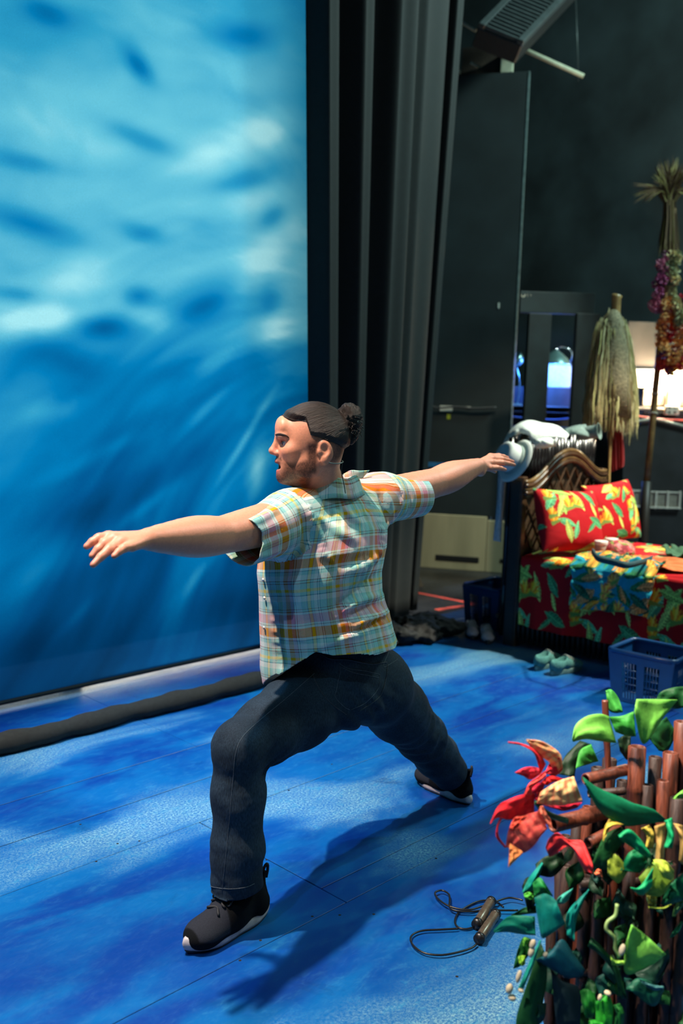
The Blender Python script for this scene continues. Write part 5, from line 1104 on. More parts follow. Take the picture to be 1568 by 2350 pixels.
def fb2(name, x0, y0, x1, y1, off, th_, mat):
    a, b2 = fpt(x0, y0), fpt(x1, y1); fbx = MB().box((a+b2)/2-FN*off, (abs((b2-a)@FD), th_, abs(b2[2]-a[2])), RF, .004); return fbx.build(name, mat, tb)
fb2('upright', 1152, 102, 1177, 165.5, .03, .06, m_pn); V = [fpt(1046, 166)-FN*.06, fpt(1152, 164)-FN*.06, fpt(1152, 118)-FN*.06, fpt(1100, 150)-FN*.06, fpt(1060, 60)-FN*.06]; V = V+[v-FN*.04 for v in V]
mesh('gusset', V, [(0, 1, 2, 3), (8, 7, 6, 5), (0, 3, 8, 5), (0, 5, 6, 1), (1, 6, 7, 2), (2, 7, 8, 3)], m_tm, tb, smooth=False); fb2('block', 1044, 162, 1057, 170, .0, .06, m_pn)
fb2('board', 1046, 60, 1150, 130, .5, .03, m_tm)
MB().tube([fpt(1060, 42)-FN*.1, fpt(1090, 60)-FN*.1], .014, 8).build('bolt_rod', m_pn, tb); MB().tube([fpt(1078, 134)-FN*.1, fpt(1110, 152)-FN*.1], .01, 8).build('bolt_rod', m_pn, tb)
# floor tape, sandbag wedge, cloth heap
m_tape = M('salmon_red_tape', (.85, .12, .08), .6, 30, .1)
def tape(pts, w, mat, name, label):
    b = MB()
    for (a, c) in zip(pts[:-1], pts[1:]):
        a, c = fl(*a), fl(*c); d_ = (c-a)/np.linalg.norm(c-a); s_ = np.cross(d_, E3)*w/2; u = E3*.0012
        b.add([a-s_, a+s_, c+s_, c-s_, a-s_+u, a+s_+u, c+s_+u, c-s_+u], [(0, 1, 2, 3), (7, 6, 5, 4), (0, 4, 5, 1), (1, 5, 6, 2), (2, 6, 7, 3), (3, 7, 4, 0)])
    return b.thing(name, mat, label, 'tape')
tape([(930, 1362), (956, 1360), (1090, 1386), (1002, 1400)], .05, m_tape, 'floor_tape', 'salmon red tape corner stuck on the grey floor')
tape([(1012, 1430), (1064, 1419)], .03, M('pale_tape', (.45, .5, .55), .6), 'floor_tape', 'short pale tape strip on the blue floor edge')
w0 = [fl(932, 1352), fl(973, 1346), fl(946, 1300)]; V = [w0[0], w0[1], w0[0]+A_([.1, .22, 0]), w0[1]+A_([.1, .22, 0]), w0[0]+A_([.03, .1, .20]), w0[0]+A_([.12, .02, .18])]
anchored('sandbag', V, [(0, 1, 5, 4), (2, 4, 5, 3), (0, 4, 2), (1, 3, 5), (0, 2, 3, 1)], M('brown_canvas', (.06, .04, .025), .85, 20, .4, .2), 'brown canvas sandbag wedge beside the black drape', 'sandbag', smooth=False)
hp_ = SDF(); hc_ = fl(945, 1462)
for k in range(16): hp_.ell(hc_+A_([rg.uniform(-.22, .20), rg.uniform(-.12, .06), .02+.05*rg.random()]), (rg.uniform(.08, .17), rg.uniform(.03, .06), rg.uniform(.03, .07)), rotz(rg.uniform(0, 3)), .04)
hp_.post = lambda P, d: d-.045*(fbm(P*A_([24, 24, 40]), 3)-.5)
V, F = hp_.mesh(hc_-A_([.6, .5, .05]), hc_+A_([.6, .6, .3]), .009); V, F = clip_mesh(V, F, lambda P: .003-P[:, 2])
anchored('cloth_heap', V, F, M('black_heap_cloth', (.0035, .0045, .005), .8, 30, .4, .2), 'heap of black cloth at the foot of the drape', 'cloth')
# laundry baskets
def basket(name, O, ux, uy, w, d_, h, label, group=None):
    """O: floor point of one corner of the base; ux, uy unit axes"""
    t = thing(name, label, 'basket', tuple(O+ux*w/2+uy*d_/2), group); m_b = M('blue_plastic', (.004, .048, .17), .35, 20, .1); fl_ = .16; c0 = O+ux*w/2+uy*d_/2
    def pt(a, b, z): k = 1+fl_*z/h; return c0+ux*(a-.5)*w*k+uy*(b-.5)*d_*k+E3*(z+.003)
    def bar(p, q, r_, nm, n=6): MB().tube([p, q], r_, n).build(nm, m_b, t, True)
    rim = [pt(0, 0, h), pt(1, 0, h), pt(1, 1, h), pt(0, 1, h)]; R_ = []
    for i in range(4):
        p, q = rim[i], rim[(i+1) % 4]; R_ += [p+(q-p)*f for f in (.06, .3, .5, .7, .94)]
    b = MB().tube(R_, .012, 8, closed=True); b.build('rim', m_b, t, True)
    V = [pt(0, 0, 0), pt(1, 0, 0), pt(1, 1, 0), pt(0, 1, 0)]; solidify(mesh('base', V, [(0, 1, 2, 3)], m_b, t, smooth=False), .004)
    for i in range(4):
        A, B = [(0, 0), (1, 0), (1, 1), (0, 1)][i], [(1, 0), (1, 1), (0, 1), (0, 0)][i]
        def sp(f, z): return pt(A[0]+(B[0]-A[0])*f, A[1]+(B[1]-A[1])*f, z)
        def quad(f0, f1, z0, z1, nm): solidify(mesh(nm, [sp(f0, z0), sp(f1, z0), sp(f1, z1), sp(f0, z1)], [(0, 1, 2, 3)], m_b, t, smooth=False), .004, 0)
        quad(0, 1, h*.80, h, 'side_band'); quad(0, 1, 0, h*.08, 'side_band')
        for f0, f1 in ((0, .20), (.44, .56), (.80, 1)): quad(f0, f1, h*.08, h*.80, 'side_panel')
        for g0, g1 in ((.20, .44), (.56, .80)):
            for k in range(1, 5): f = g0+(g1-g0)*k/5; bar(sp(f, h*.08), sp(f, h*.8), .0028, 'grid_bar', 5)
            for k in range(1, 5): z = h*(.08+.72*k/5); bar(sp(g0, z), sp(g1, z), .0028, 'grid_bar', 5)
    return t
basket('laundry_basket', fl(1404, 1604), E2, E1, .29, .26, .255, 'blue plastic laundry basket on the floor in front of the bed')
BK2 = fl(1138, 1447)
basket('laundry_basket', BK2+A_([-.02, -.02, 0]), E1, -E2*1., .34, .24, .27, 'blue plastic laundry basket behind the headboard post')
def sneaker(heel, toe, col, sole, label, group, lace=(.3, .35, .33)):
    heel, toe = A_(heel, float), A_(toe, float); fx = toe-heel; Ls = np.linalg.norm(fx); fx /= Ls; fy = np.cross(E3, fx); c0 = (heel+toe)/2; R = np.stack([fx, fy, E3], 1); k = Ls/.28
    w = lambda x, y, z: c0+R@(A_([x, y, z])*k); t = thing('sneaker', label, 'shoe', tuple(c0), group); up = SDF()
    def e(c, r, kk=.02, op='u'): up.ell(w(*c), A_(r)*k, R, kk, op)
    e((-.09, 0, .048), (.046, .036, .036)); up.cone(w(-.08, 0, .062), w(-.01, 0, .056), .034*k, .036*k, .02); up.cone(w(-.01, 0, .052), w(.08, 0, .034), .036*k, .032*k, .02); e((.088, 0, .036), (.046, .042, .024)); e((-.065, 0, .10), (.056, .026, .045), .006, 's')
    V, F = up.mesh(c0-.2, c0+.2, .006); V, F = clip_mesh(V, F, lambda P: .014-P[:, 2]); mesh('upper', V, F, M('canvas_%d' % int(col[1]*999), col, .85, 90, .2, .2), t)
    tt = np.linspace(0, 2*np.pi, 40, endpoint=False); ox = .142*np.cos(tt); oy = np.sin(tt)*np.interp(ox, [-.142, -.05, .06, .142], [.03, .034, .045, .026])
    rs = [np.array([w(a*s_, b_*s_, z) for a, b_ in zip(ox, oy)]) for s_, z in ((.98, .0), (1.0, .004), (1.0, .026), (.95, .03))]; Vv = np.concatenate(rs)
    Ff = [(i*40+j, i*40+(j+1) % 40, (i+1)*40+(j+1) % 40, (i+1)*40+j) for i in range(3) for j in range(40)]+[tuple(range(39, -1, -1)), tuple(120+j for j in range(40))]; mesh('sole', Vv, Ff, M('sole_%d' % int(sole[1]*999), sole, .6, 60, .2), t)
    for i in range(4): xx = .055-.02*i; zz = .062+.008*i; MB().tube(spline([w(xx, -.028, zz), w(xx+.003, 0, zz+.016), w(xx, .028, zz)], 8), .003, 5).build('lace', M('pale_lace', lace, .8), t, True)
    MB().tube(spline([w(.02, .02, .085), w(.015, .045, .06), w(.025, .055, .02), w(.03, .06, .004)], 14), .0028, 5).build('loose_lace', M('pale_lace', lace, .8), t, True)
tc_ = lin(70, 130, 126); h1 = fl(1236, 1542); h2 = fl(1263, 1551)
dx_ = A_([.985, .05, 0])
sneaker(h1+A_([0, .02, 0]), h1+dx_*.27+A_([0, .02, 0]), tc_, lin(90, 130, 128), 'faded teal canvas sneaker under the bed edge, partly hidden by its mate', 'teal sneakers')
sneaker(h2, h2+A_([.985, -.12, 0])*.27, tc_, lin(90, 130, 128), 'faded teal canvas sneaker with a loose lace, in front of its mate', 'teal sneakers')
h1 = fl(1121, 1480); h2 = h1+A_([.02, .13, 0])
sneaker(h1+A_([.2, .17, 0]), h1+A_([.0, .0, 0]), lin(190, 180, 190), lin(60, 60, 66), 'white shoe on the floor in front of the basket by the bed post', 'white shoes', (.6, .6, .6)); sneaker(h2+A_([.2, .17, 0]), h2, lin(180, 172, 186), lin(60, 60, 66), 'white shoe on the floor close behind its mate by the basket', 'white shoes', (.6, .6, .6))
# ================================================================ FOREGROUND: jump rope, bamboo prop, silk foliage
rope = thing('jump_rope', 'black jump rope with brown handles lying coiled on the blue floor', 'jump rope', tuple(fl(1080, 2110)))
m_rope = M('black_rubber_cord', (.006, .006, .007), .35)
def rp(pts, n): return np.array([fl(x, y, .006+(.006 if (i//1) % 2 else 0)) for i, (x, y) in enumerate(pts)])
kx = lambda x, y: (900+x/4.612, 2000+y/4.612)
c1 = [kx(*p) for p in ((870, 590), (780, 610), (700, 590), (665, 530), (700, 440), (780, 380), (900, 320), (1020, 305), (1110, 325), (1180, 375), (1245, 445))]
c2 = [kx(*p) for p in ((900, 765), (840, 810), (700, 855), (520, 885), (350, 865), (240, 800), (195, 720), (230, 660), (330, 625), (500, 615), (700, 605), (870, 590))]
c3 = [kx(*p) for p in ((1060, 320), (960, 365), (820, 405), (680, 390), (560, 345), (470, 270), (460, 220), (530, 200), (600, 240), (610, 310), (610, 380), (680, 415), (820, 425), (1000, 412), (1335, 412))]
c4 = [kx(*p) for p in ((1095, 320), (1180, 290), (1250, 278), (1330, 290), (1385, 305))]
for j, c in enumerate((c1[:-1], c2[:-1], c3, c4)):
    P = spline(np.array([fl(x, y, .0055+.0035*j) for x, y in c]), 90 if len(c) > 6 else 30); MB().tube(P, .0028, 7).build('cord', m_rope, rope, True)
m_hd = M('brushed_brown_handle', (.12, .095, .07), .3, 60, .3, metal=.4)
for a, b in (((893, 570), (1050, 315)), ((915, 725), (1100, 450))):
    p, q = fl(*kx(*a), .017), fl(*kx(*b), .017); ax = (q-p)/np.linalg.norm(q-p); Lh_ = np.linalg.norm(q-p)
    h_ = MB().lathe([(.0001, .012), (.012, .012), (.0135, .014), (.0138, Lh_*.55)]+[(.0138-.0012*(k % 2), Lh_*(.58+.05*k)) for k in range(7)]+[(.0135, Lh_*.95)], p, ax, 20).build('handle', m_hd, rope, True)
    MB().lathe([(.0001, -.002), (.007, -.002), (.009, .001), (.0155, .002), (.0155, .016), (.0135, .018)], p, ax, 20).build('end_cap', m_rope, h_, True)
    MB().lathe([(.0135, Lh_*.94), (.015, Lh_*.95), (.015, Lh_*1.02), (.0001, Lh_*1.03)], p, ax, 20).build('end_cap', m_rope, h_, True)
# ---- bamboo prop
dF = 1.98
bprop = thing('bamboo_prop', 'rough red-brown bamboo stump fence behind the silk leaves', 'bamboo prop', tuple(fl(1440, 2560)))
m_rb = M('red_brown_bamboo', (.11, .028, .014), .42, 30, .45, .15, stretch=(6, 6, .6)); m_rb_shade = M('shade_dark_bamboo', (.022, .009, .006), .55, 30, .5, .2, stretch=(6, 6, .6)); m_cut = M('cut_bamboo_end', (.42, .16, .08), .6)  # darker bamboo: shade around the lower canes is put into its colour
def cane(x0, y0, d0, x1, y1, d1, r_, mat=m_rb, hollow=True, floor=False):
    p = at(x0, y0, d0); q = at(x1, y1, d1)
    if floor: u = (q-p)/abs((q-p)[2]); q = p+u*p[2]
    Lc = np.linalg.norm(q-p); ax = (q-p)/Lc; prof = [(r_*.72, .03), (r_*.74, .001), (r_*.8, 0), (r_, .002)] if hollow else [(.0001, 0), (r_*.9, 0), (r_, .004)]
    k = .09
    while k < Lc-.02: prof += [(r_*.97, k-.006), (r_*1.1, k), (r_*.97, k+.006)]; k += .13+.03*math.sin(k*37)
    prof += [(r_, Lc-.004), (r_*.9, Lc), (.0001, Lc)]
    return MB().lathe(prof, p, ax, 14).build('bamboo_cane', mat, bprop, True)
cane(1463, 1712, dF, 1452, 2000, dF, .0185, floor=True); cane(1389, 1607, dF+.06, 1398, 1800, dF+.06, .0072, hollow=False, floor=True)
for x, y, d_, r_, mt in ((1505, 1736, dF+.03, .014, m_rb_shade), (1540, 1726, dF+.02, .0165, m_rb), (1566, 1655, dF+.04, .017, m_rb), (1590, 1700, dF+.04, .018, m_rb), (1372, 1760, dF+.1, .014, m_rb_shade), (1400, 1740, dF+.12, .016, m_rb_shade), (1430, 1790, dF+.08, .013, m_rb_shade), (1486, 1800, dF-.01, .013, m_rb_shade), (1522, 1790, dF-.02, .013, m_rb), (1300, 1985, dF+.07, .012, m_rb_shade), (1325, 1890, dF+.09, .013, m_rb_shade), (1350, 1850, dF+.08, .012, m_rb), (1556, 1830, dF-.03, .016, m_rb_shade), (1410, 1960, dF-.03, .011, m_rb), (1445, 1990, dF-.05, .013, m_rb_shade), (1500, 1960, dF-.05, .013, m_rb_shade), (1380, 2000, dF-.02, .013, m_rb_shade), (1345, 2010, dF, .014, m_rb_shade), (1535, 1980, dF-.06, .015, m_rb_shade), (1265, 2120, dF+.06, .011, m_rb_shade), (1620, 1760, dF, .018, m_rb_shade), (1575, 2010, dF-.07, .015, m_rb_shade)):
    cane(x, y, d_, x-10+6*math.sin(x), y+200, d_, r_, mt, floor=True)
cane(1344, 1789, dF-.06, 1441, 1766, dF+.02, .0125); cane(1268, 1893, dF-.08, 1390, 1862, dF, .0165); cane(1349, 1936, dF-.10, 1420, 1900, dF-.04, .0115); cane(1350, 1822, dF+.05, 1435, 1815, dF+.05, .009, m_rb_shade)
for k_ in range(26): cane(1285+k_*13, 1990-70*math.sin(k_*1.7)-k_*4, dF+.12+.02*math.sin(k_*3.1), 1285+k_*13, 2300, dF+.12, .0125, m_rb_shade, floor=True)
cane(1330, 2030, dF-.01, 1600, 2010, dF-.01, .012, m_rb_shade); cane(1290, 2230, dF, 1600, 2220, dF-.02, .012, m_rb_shade)
# ---- silk leaves
def silk(rA, rB, d0, d1, col, name='leaf', par=None, bulge=.012, n=16, m=9, sc=None, kA=None, stripe=None, seed=0, d2=None):
    kA = kA or (lambda x, y: (x, y)); nA, nB = len(rA), len(rB)
    def r3(R): L_ = len(R); return [(*kA(x, y), d0+(d1-d0)*i/(L_-1)) for i, (x, y) in enumerate(R)]
    A = spline(A_(r3(rA), float), n); B = spline(A_(r3(rB), float), n)
    if d2 is not None: B[:, 2] += d2
    G = np.zeros((n, m, 3)); C_ = np.zeros((n, m, 3)); v = np.linspace(0, 1, m); rs = np.random.default_rng(seed+int(abs(A[0, 0])*7))
    nz = fbm(np.stack(np.meshgrid(np.linspace(0, 3, n)+seed, np.linspace(0, 2.5, m)+seed*.3, indexing='ij')+[np.full((n, m), seed*.77)], -1).reshape(-1, 3), 3).reshape(n, m)
    for i in range(n):
        for j in range(m):
            p = A[i]*(1-v[j])+B[i]*v[j]; f = i/(n-1); G[i, j] = at(p[0], p[1], p[2]-.5*bulge*math.sin(math.pi*v[j])*(.35+.65*math.sin(math.pi*f))-.026*(nz[i, j]-.5))
            c = A_(col)*(.72+.6*nz[i, j]); 
            if abs(v[j]-.5) < .07: c = c*1.25
            if stripe is not None and (i*1.0 % 5) < 1.2: c = c*.6+A_(stripe)*.4
            C_[i, j] = np.clip(c, 0, .9)
    o = MB().grid(G, C_).build(name, m_silk, par, True, True); solidify(o, .0009, 0); return o
m_silk = MA('silk_leaf_fabric', .62, 140, .14, .08, .35, trans=.22)
u_ = lambda x, y: (1168+x/3.92, 1580+y/3.92); l_ = lambda x, y: (1168+x/3.92, 1950+y/3.92); f_ = lambda x, y: (1100+x/4.9, 1660+y/4.9)
gar = thing('silk_leaf_garland', 'garland of green and teal silk leaves wrapped over the bamboo prop', 'garland', tuple(at(1400, 1980, dF-.06)))
LG, MG, DG, BK, TL2, DT, EM, OL, KH = lin(118, 196, 78), lin(52, 142, 52), lin(14, 74, 32), lin(10, 40, 18), lin(0, 138, 124), lin(8, 84, 96), lin(0, 148, 92), lin(140, 162, 52), lin(176, 146, 82)
q = 0
for rA, rB, c, a, b, k in [
    ([(450, 770), (500, 620), (640, 470)], [(590, 800), (620, 670), (740, 500)], BK, dF-.02, dF+.02, u_),
    ([(1325, 95), (1370, 30), (1480, -10), (1600, -20)], [(1335, 100), (1450, 170), (1530, 180), (1600, 160)], DG, dF+.1, dF+.08, u_),
    ([(870, 20), (925, 10), (990, 90), (1027, 205)], [(878, 60), (900, 190), (960, 220), (1025, 212)], MG, dF+.08, dF+.06, u_),
    ([(1255, 440), (1330, 330), (1420, 255)], [(1350, 560), (1430, 560), (1510, 400)], DG, dF+.05, dF+.08, u_),
    ([(600, 725), (640, 560), (740, 500)], [(610, 715), (720, 680), (808, 655)], MG, dF-.03, dF, u_),
    ([(905, 255), (1020, 245), (1125, 205)], [(960, 390), (1060, 425), (1145, 432)], MG, dF-.02, dF-.04, u_),
    ([(570, 460), (600, 330), (700, 250), (820, 228), (900, 250)], [(578, 480), (690, 455), (800, 470), (880, 482), (968, 492)], LG, dF-.05, dF-.02, u_),
    ([(1150, 96), (1330, 96), (1520, 103)], [(1128, 210), (1212, 500), (1395, 255)], LG, dF-.06, dF-.03, u_),
    ([(980, 460), (1040, 420), (1100, 430)], [(1000, 560), (1060, 640), (1090, 620)], BK, dF+.02, dF+.02, u_),
    ([(665, 795), (800, 890), (1000, 975), (1120, 1030), (1300, 1085), (1420, 1185)], [(680, 850), (800, 1080), (940, 1195), (1060, 1240), (1200, 1225), (1400, 1200)], lin(0, 112, 74), dF-.14, dF-.08, u_),
    ([(1475, 990), (1530, 940), (1600, 890)], [(1490, 995), (1540, 990), (1600, 985)], LG, dF-.1, dF-.1, u_),
    ([(845, 1390), (860, 1260), (905, 1170)], [(870, 1330), (930, 1240), (1035, 1225)], lin(214, 190, 74), dF-.13, dF-.12, u_),
    ([(985, 1320), (1080, 1265), (1180, 1350), (1285, 1500)], [(1005, 1360), (1100, 1425), (1190, 1490), (1275, 1530)], EM, dF-.15, dF-.13, u_),
    ([(740, 1600), (860, 1330), (1010, 1240)], [(900, 1640), (960, 1480), (1080, 1330)], DG, dF-.12, dF-.11, u_),
    ([(1000, 1640), (1080, 1480), (1210, 1420)], [(1180, 1660), (1230, 1600), (1260, 1500)], lin(0, 110, 66), dF-.12, dF-.12, u_),
    ([(1310, 1240), (1330, 1400), (1305, 1640)], [(1420, 1205), (1400, 1400), (1390, 1640)], KH, dF-.13, dF-.13, u_),
    ([(1400, 1190), (1430, 1300), (1395, 1430)], [(1470, 1160), (1490, 1330), (1470, 1440)], EM, dF-.14, dF-.15, u_),
    ([(1480, 1210), (1540, 1350), (1530, 1560)], [(1560, 1230), (1600, 1380), (1590, 1600)], KH, dF-.13, dF-.13, u_),
    ([(1190, 1260), (1240, 1330), (1230, 1430)], [(1260, 1230), (1310, 1310), (1300, 1440)], lin(190, 170, 70), dF-.12, dF-.12, u_),
    ([(890, 80), (960, 40), (1060, 150)], [(890, 220), (985, 300), (1070, 200)], OL, dF-.12, dF-.12, l_),
    ([(1170, 250), (1260, 150), (1330, 80)], [(1235, 410), (1380, 410), (1485, 260)], lin(118, 156, 48), dF-.14, dF-.13, l_),
    ([(1300, 90), (1380, 90), (1420, 110)], [(1390, 250), (1470, 270), (1490, 190)], lin(168, 190, 70), dF-.15, dF-.15, l_),
    ([(1095, 340), (1180, 330), (1300, 160)], [(1110, 360), (1200, 410), (1290, 330)], EM, dF-.16, dF-.14, l_),
    ([(1365, 490), (1440, 330), (1600, 180)], [(1400, 505), (1500, 480), (1600, 440)], lin(0, 92, 58), dF-.11, dF-.12, l_),
    ([(1470, 600), (1500, 500), (1560, 420)], [(1490, 610), (1540, 540), (1600, 470)], lin(60, 110, 60), dF-.1, dF-.1, l_),
    ([(1445, 790), (1490, 720), (1555, 640)], [(1470, 790), (1530, 740), (1565, 650)], lin(30, 120, 74), dF-.1, dF-.1, l_),
    ([(1255, 515), (1380, 520), (1465, 488)], [(1258, 528), (1390, 534), (1460, 500)], OL, dF-.13, dF-.13, l_),
    ([(1240, 400), (1250, 460), (1255, 520)], [(1330, 400), (1330, 460), (1325, 510)], lin(120, 130, 52), dF-.12, dF-.12, l_),
    ([(230, 430), (330, 395), (420, 450)], [(290, 780), (330, 790), (510, 665)], TL2, dF-.10, dF-.12, l_),
    ([(412, 490), (460, 420), (580, 345)], [(420, 492), (520, 470), (575, 352)], lin(60, 170, 150), dF-.1, dF-.1, l_),
    ([(522, 770), (530, 560), (720, 352)], [(590, 830), (612, 620), (722, 358)], TL2, dF-.1, dF-.08, l_),
    ([(-140, 730), (-20, 610), (100, 590), (235, 600)], [(-130, 745), (-10, 740), (120, 760), (240, 770)], lin(0, 118, 96), dF-.02, dF-.06, l_),
    ([(20, 590), (140, 520), (240, 500)], [(30, 600), (150, 580), (250, 570)], DG, dF-.02, dF-.04, l_),
    ([(370, 930), (480, 805), (590, 950), (690, 1085)], [(240, 990), (380, 1070), (530, 1155), (660, 1140)], DT, dF-.13, dF-.12, l_),
    ([(430, 1240), (540, 1260), (640, 1310)], [(470, 1360), (560, 1450), (660, 1400)], lin(14, 74, 92), dF-.11, dF-.11, l_),
    ([(290, 840), (200, 1100), (80, 1460), (60, 1640)], [(340, 960), (340, 1200), (280, 1500), (240, 1640)], lin(8, 70, 34), dF-.12, dF-.14, l_),
    ([(340, 980), (380, 1100), (400, 1300), (430, 1600)], [(380, 1060), (480, 1180), (640, 1260), (640, 1600)], lin(8, 34, 40), dF-.11, dF-.13, l_),
    ([(280, 810), (190, 1000), (75, 1270)], [(292, 820), (230, 1010), (130, 1265)], lin(30, 160, 140), dF-.14, dF-.14, l_),
    ([(1105, 672), (1240, 775), (1415, 938)], [(1045, 860), (1058, 1118), (1300, 1030)], LG, dF-.15, dF-.12, l_),
    ([(915, 950), (960, 990), (1045, 1000)], [(930, 1040), (980, 1040), (1045, 1035)], lin(150, 205, 80), dF-.14, dF-.14, l_),
    ([(706, 868), (830, 960), (950, 1120), (1000, 1340)], [(745, 785), (880, 920), (980, 1060), (1070, 1340)], lin(8, 70, 36), dF-.11, dF-.12, l_),
    ([(1055, 1250), (1170, 1155), (1400, 1240)], [(1100, 1270), (1300, 1410), (1400, 1260)], lin(10, 84, 62), dF-.12, dF-.11, l_),
    ([(1130, 1110), (1260, 1050), (1440, 880)], [(1200, 1200), (1340, 1200), (1450, 1000)], lin(6, 52, 40), dF-.1, dF-.1, l_),
    ([(1170, 1160), (1280, 1210), (1395, 1230)], [(1200, 1200), (1290, 1260), (1390, 1265)], lin(60, 120, 120), dF-.13, dF-.13, l_),
    ([(780, 1600), (790, 1380), (850, 1310)], [(930, 1600), (940, 1420), (910, 1310)], lin(40, 160, 44), dF-.15, dF-.15, l_),
    ([(640, 1270), (700, 1250), (770, 1290)], [(690, 1515), (760, 1500), (800, 1400)], lin(22, 116, 36), dF-.14, dF-.14, l_),
    ([(940, 1400), (960, 1480), (940, 1620)], [(1000, 1380), (1040, 1470), (1020, 1620)], lin(14, 90, 30), dF-.14, dF-.14, l_),
    ([(720, 1540), (770, 1530), (850, 1560)], [(720, 1640), (790, 1640), (860, 1640)], lin(40, 160, 44), dF-.16, dF-.16, l_),
    ([(120, 380), (190, 240), (300, 110)], [(150, 410), (240, 330), (310, 130)], TL2, dF-.06, dF-.05, l_),
    ([(215, 300), (280, 250), (330, 310)], [(230, 420), (330, 400), (400, 420)], lin(30, 140, 70), dF-.07, dF-.08, l_),
    ([(130, 400), (180, 380), (220, 400)], [(150, 440), (200, 450), (220, 440)], lin(80, 180, 60), dF-.07, dF-.07, l_),
    ([(120, 330), (150, 260), (200, 240)], [(170, 560), (220, 520), (260, 420)], BK, dF-.04, dF-.04, l_),
    ([(80, 900), (130, 790), (200, 800)], [(40, 1070), (110, 1040), (190, 930)], lin(16, 90, 30), dF-.09, dF-.09, l_),
    ([(85, 960), (120, 950), (150, 955)], [(95, 1040), (120, 1045), (148, 1030)], lin(150, 210, 60), dF-.1, dF-.1, l_),
    ([(125, 800), (150, 790), (180, 815)], [(130, 860), (150, 880), (165, 850)], lin(110, 190, 60), dF-.1, dF-.1, l_),
    ([(240, 1380), (260, 1430), (210, 1500)], [(340, 1380), (320, 1520), (240, 1600)], lin(10, 60, 44), dF-.13, dF-.13, l_),
    ([(240, 130), (330, 60), (480, 20)], [(260, 230), (400, 240), (520, 120)], lin(14, 50, 28), dF-.04, dF-.04, l_),
    ([(500, 40), (540, -10), (580, -20)], [(490, 130), (560, 90), (590, 20)], lin(150, 150, 90), dF-.06, dF-.06, l_),
    ([(720, 190), (760, 220), (800, 290)], [(740, 170), (800, 230), (832, 370)], lin(60, 74, 50), dF-.08, dF-.08, l_),
    ([(650, 60), (760, 100), (800, 20)], [(900, 320), (960, 240), (1000, 180)], lin(8, 46, 30), dF-.06, dF-.06, l_),
    ([(760, -30), (850, 20), (960, 40)], [(750, 60), (840, 110), (950, 90)], DG, dF-.1, dF-.1, l_),
    ([(1190, 60), (1230, 150), (1180, 300)], [(1300, 30), (1310, 150), (1280, 260)], lin(10, 60, 34), dF-.1, dF-.1, l_)]:
    q += 1; silk(rA, rB, a, b, c, 'leaf', gar, .012, 16, 9, kA=k, seed=q)
rl = np.random.default_rng(21)
for k_ in range(58):
    x0, y0 = rl.uniform(1225, 1590), rl.uniform(1930, 2400); a_ = rl.uniform(.9, 2.3); Ln = rl.uniform(38, 75); wd = Ln*rl.uniform(.28, .42); dv = A_([math.cos(a_), math.sin(a_)]); nv = A_([-dv[1], dv[0]]); p0 = A_([x0, y0])
    if x0 < 1225+max(0, 2060-y0)*.9: continue
    rA = [tuple(p0), tuple(p0+dv*Ln*.5+nv*wd), tuple(p0+dv*Ln)]; rB = [tuple(p0+dv*2), tuple(p0+dv*Ln*.5-nv*wd), tuple(p0+dv*Ln*1.02)]
    c_ = [DG, BK, lin(6, 60, 50), lin(10, 50, 30), lin(8, 70, 60), lin(20, 84, 36)][rl.integers(6)]; d_ = dF-.035-.04*rl.random(); silk(rA, rB, d_, d_-.03, c_, 'leaf', gar, .012, 10, 7, seed=100+k_)
P = [at(*l_(x, y), dF-.12) for x, y in ((975, 490), (960, 590), (890, 650), (880, 720), (950, 790), (965, 900), (1000, 960))]; MB().tube(spline(P, 30), .0042, 6).build('tendril', M('pale_green_tendril', lin(120, 150, 90), .6), gar, True)
m_bud = M('cream_silk_bud', lin(190, 180, 150), .7, 60, .12)
for x, y, rx, ry in ((215, 850, .006, .010), (205, 920, .006, .011), (330, 945, .005, .006), (1020, 900, .006, .012), (5, 1250, .007, .010), (30, 1330, .008, .006), (890, 1290, .007, .005), (820, 1330, .004, .007), (90, 1140, .005, .013), (110, 1265, .006, .004)):
    p = at(*l_(x, y), dF-.16); MB().lathe([(rx*math.sin(a), -ry*math.cos(a)) for a in np.linspace(.01, 3.13, 9)], p, cu+cr*.3, 12).build('bud', m_bud, gar, True)
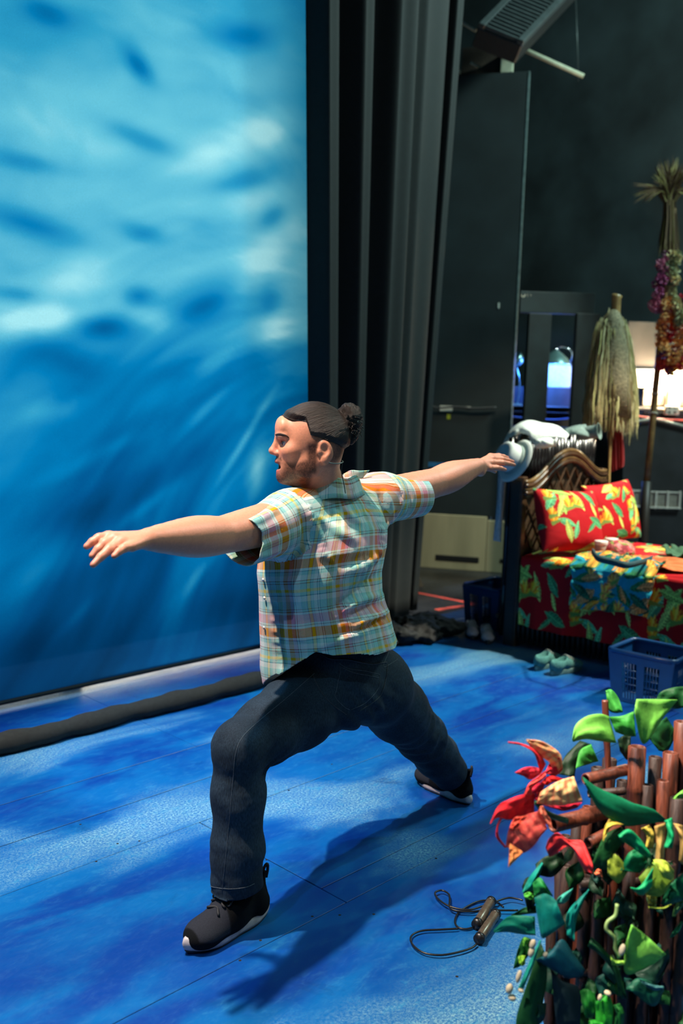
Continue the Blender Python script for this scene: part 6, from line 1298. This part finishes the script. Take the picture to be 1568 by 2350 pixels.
# ---- red silk flower
fw_ = thing('silk_flower', 'large red and peach silk flower on the bamboo prop', 'flower', tuple(at(1235, 1840, dF-.1)))
RD, CR, PE, OG, MA_ = lin(236, 40, 50), lin(226, 96, 84), lin(255, 190, 130), lin(244, 150, 84), lin(190, 20, 52)
dd = dF-.1
for rA, rB, c, a, b, st in [
    ([(935, 500), (925, 370), (850, 285), (700, 200), (530, 180)], [(850, 570), (790, 440), (700, 380), (610, 310), (535, 195)], PE, dd, dd-.05, RD),
    ([(850, 600), (935, 520), (925, 380)], [(740, 560), (790, 450), (850, 390)], lin(196, 40, 52), dd, dd-.01, None),
    ([(750, 460), (690, 350), (580, 268), (450, 222), (325, 208)], [(690, 570), (655, 440), (610, 330), (490, 252), (330, 222)], RD, dd-.02, dd-.08, None),
    ([(680, 510), (620, 490), (520, 495), (402, 553)], [(690, 570), (580, 632), (490, 590), (405, 560)], lin(206, 40, 58), dd-.02, dd-.05, None),
    ([(690, 770), (890, 650), (1062, 597)], [(650, 900), (900, 920), (1168, 880)], PE, dd-.05, dd-.02, RD),
    ([(650, 895), (900, 915), (1160, 890)], [(800, 945), (950, 985), (1100, 950)], MA_, dd-.02, dd, None),
    ([(620, 790), (500, 800), (350, 850), (215, 930), (120, 1135)], [(620, 1020), (480, 1062), (330, 1085), (205, 1060), (125, 1130)], RD, dd-.03, dd-.09, MA_),
    ([(660, 990), (520, 1025), (400, 1060), (330, 1200), (298, 1395)], [(770, 1180), (700, 1260), (610, 1380), (490, 1455), (345, 1400)], CR, dd-.04, dd-.08, MA_),
    ([(400, 1060), (470, 1050), (540, 1040)], [(335, 1190), (400, 1190), (440, 1160)], lin(246, 96, 66), dd-.075, dd-.075, RD),
    ([(345, 1350), (338, 1480), (328, 1618)], [(500, 1450), (420, 1530), (332, 1615)], OG, dd-.085, dd-.09, None),
    ([(690, 930), (660, 1010), (720, 1110), (790, 1150)], [(720, 930), (760, 1020), (800, 1080), (830, 1190)], lin(232, 120, 92), dd-.06, dd-.06, None),
    ([(745, 1400), (790, 1290), (880, 1230), (1000, 1310), (1150, 1320), (1215, 1420), (1275, 1570)], [(790, 1505), (880, 1465), (980, 1385), (1060, 1420), (1130, 1560), (1200, 1660), (1282, 1695)], lin(224, 52, 54), dd-.04, dd-.10, None),
    ([(240, 1058), (196, 1160), (196, 1290), (292, 1402)], [(258, 1066), (215, 1165), (225, 1280), (304, 1392)], RD, dd-.08, dd-.08, None),
    ([(700, 660), (800, 590), (960, 630)], [(760, 700), (830, 660), (920, 650)], lin(214, 30, 30), dd-.03, dd-.02, None),
    ([(500, 800), (560, 680), (660, 600), (745, 530)], [(590, 810), (600, 720), (690, 650), (752, 600)], lin(232, 72, 66), dd-.05, dd-.04, None),
    ([(600, 700), (580, 790), (640, 870)], [(760, 640), (720, 740), (700, 880)], MA_, dd-.02, dd-.02, None),
    ([(1300, 1690), (1330, 1640), (1370, 1650)], [(1320, 1720), (1370, 1725), (1390, 1740)], lin(240, 120, 80), dd-.06, dd-.06, None)]:
    q += 1; silk(rA, rB, a, b, c, 'petal', fw_, .014, 30, 13, kA=f_, stripe=st, seed=q)
P = [at(*f_(x, y), dd-.01) for x, y in ((640, 880), (720, 980), (820, 1040), (1000, 1100))]; MB().tube(spline(P, 12), .006, 6).build('stem', M('dark_green_stem', (.02, .10, .04), .6), fw_, True)
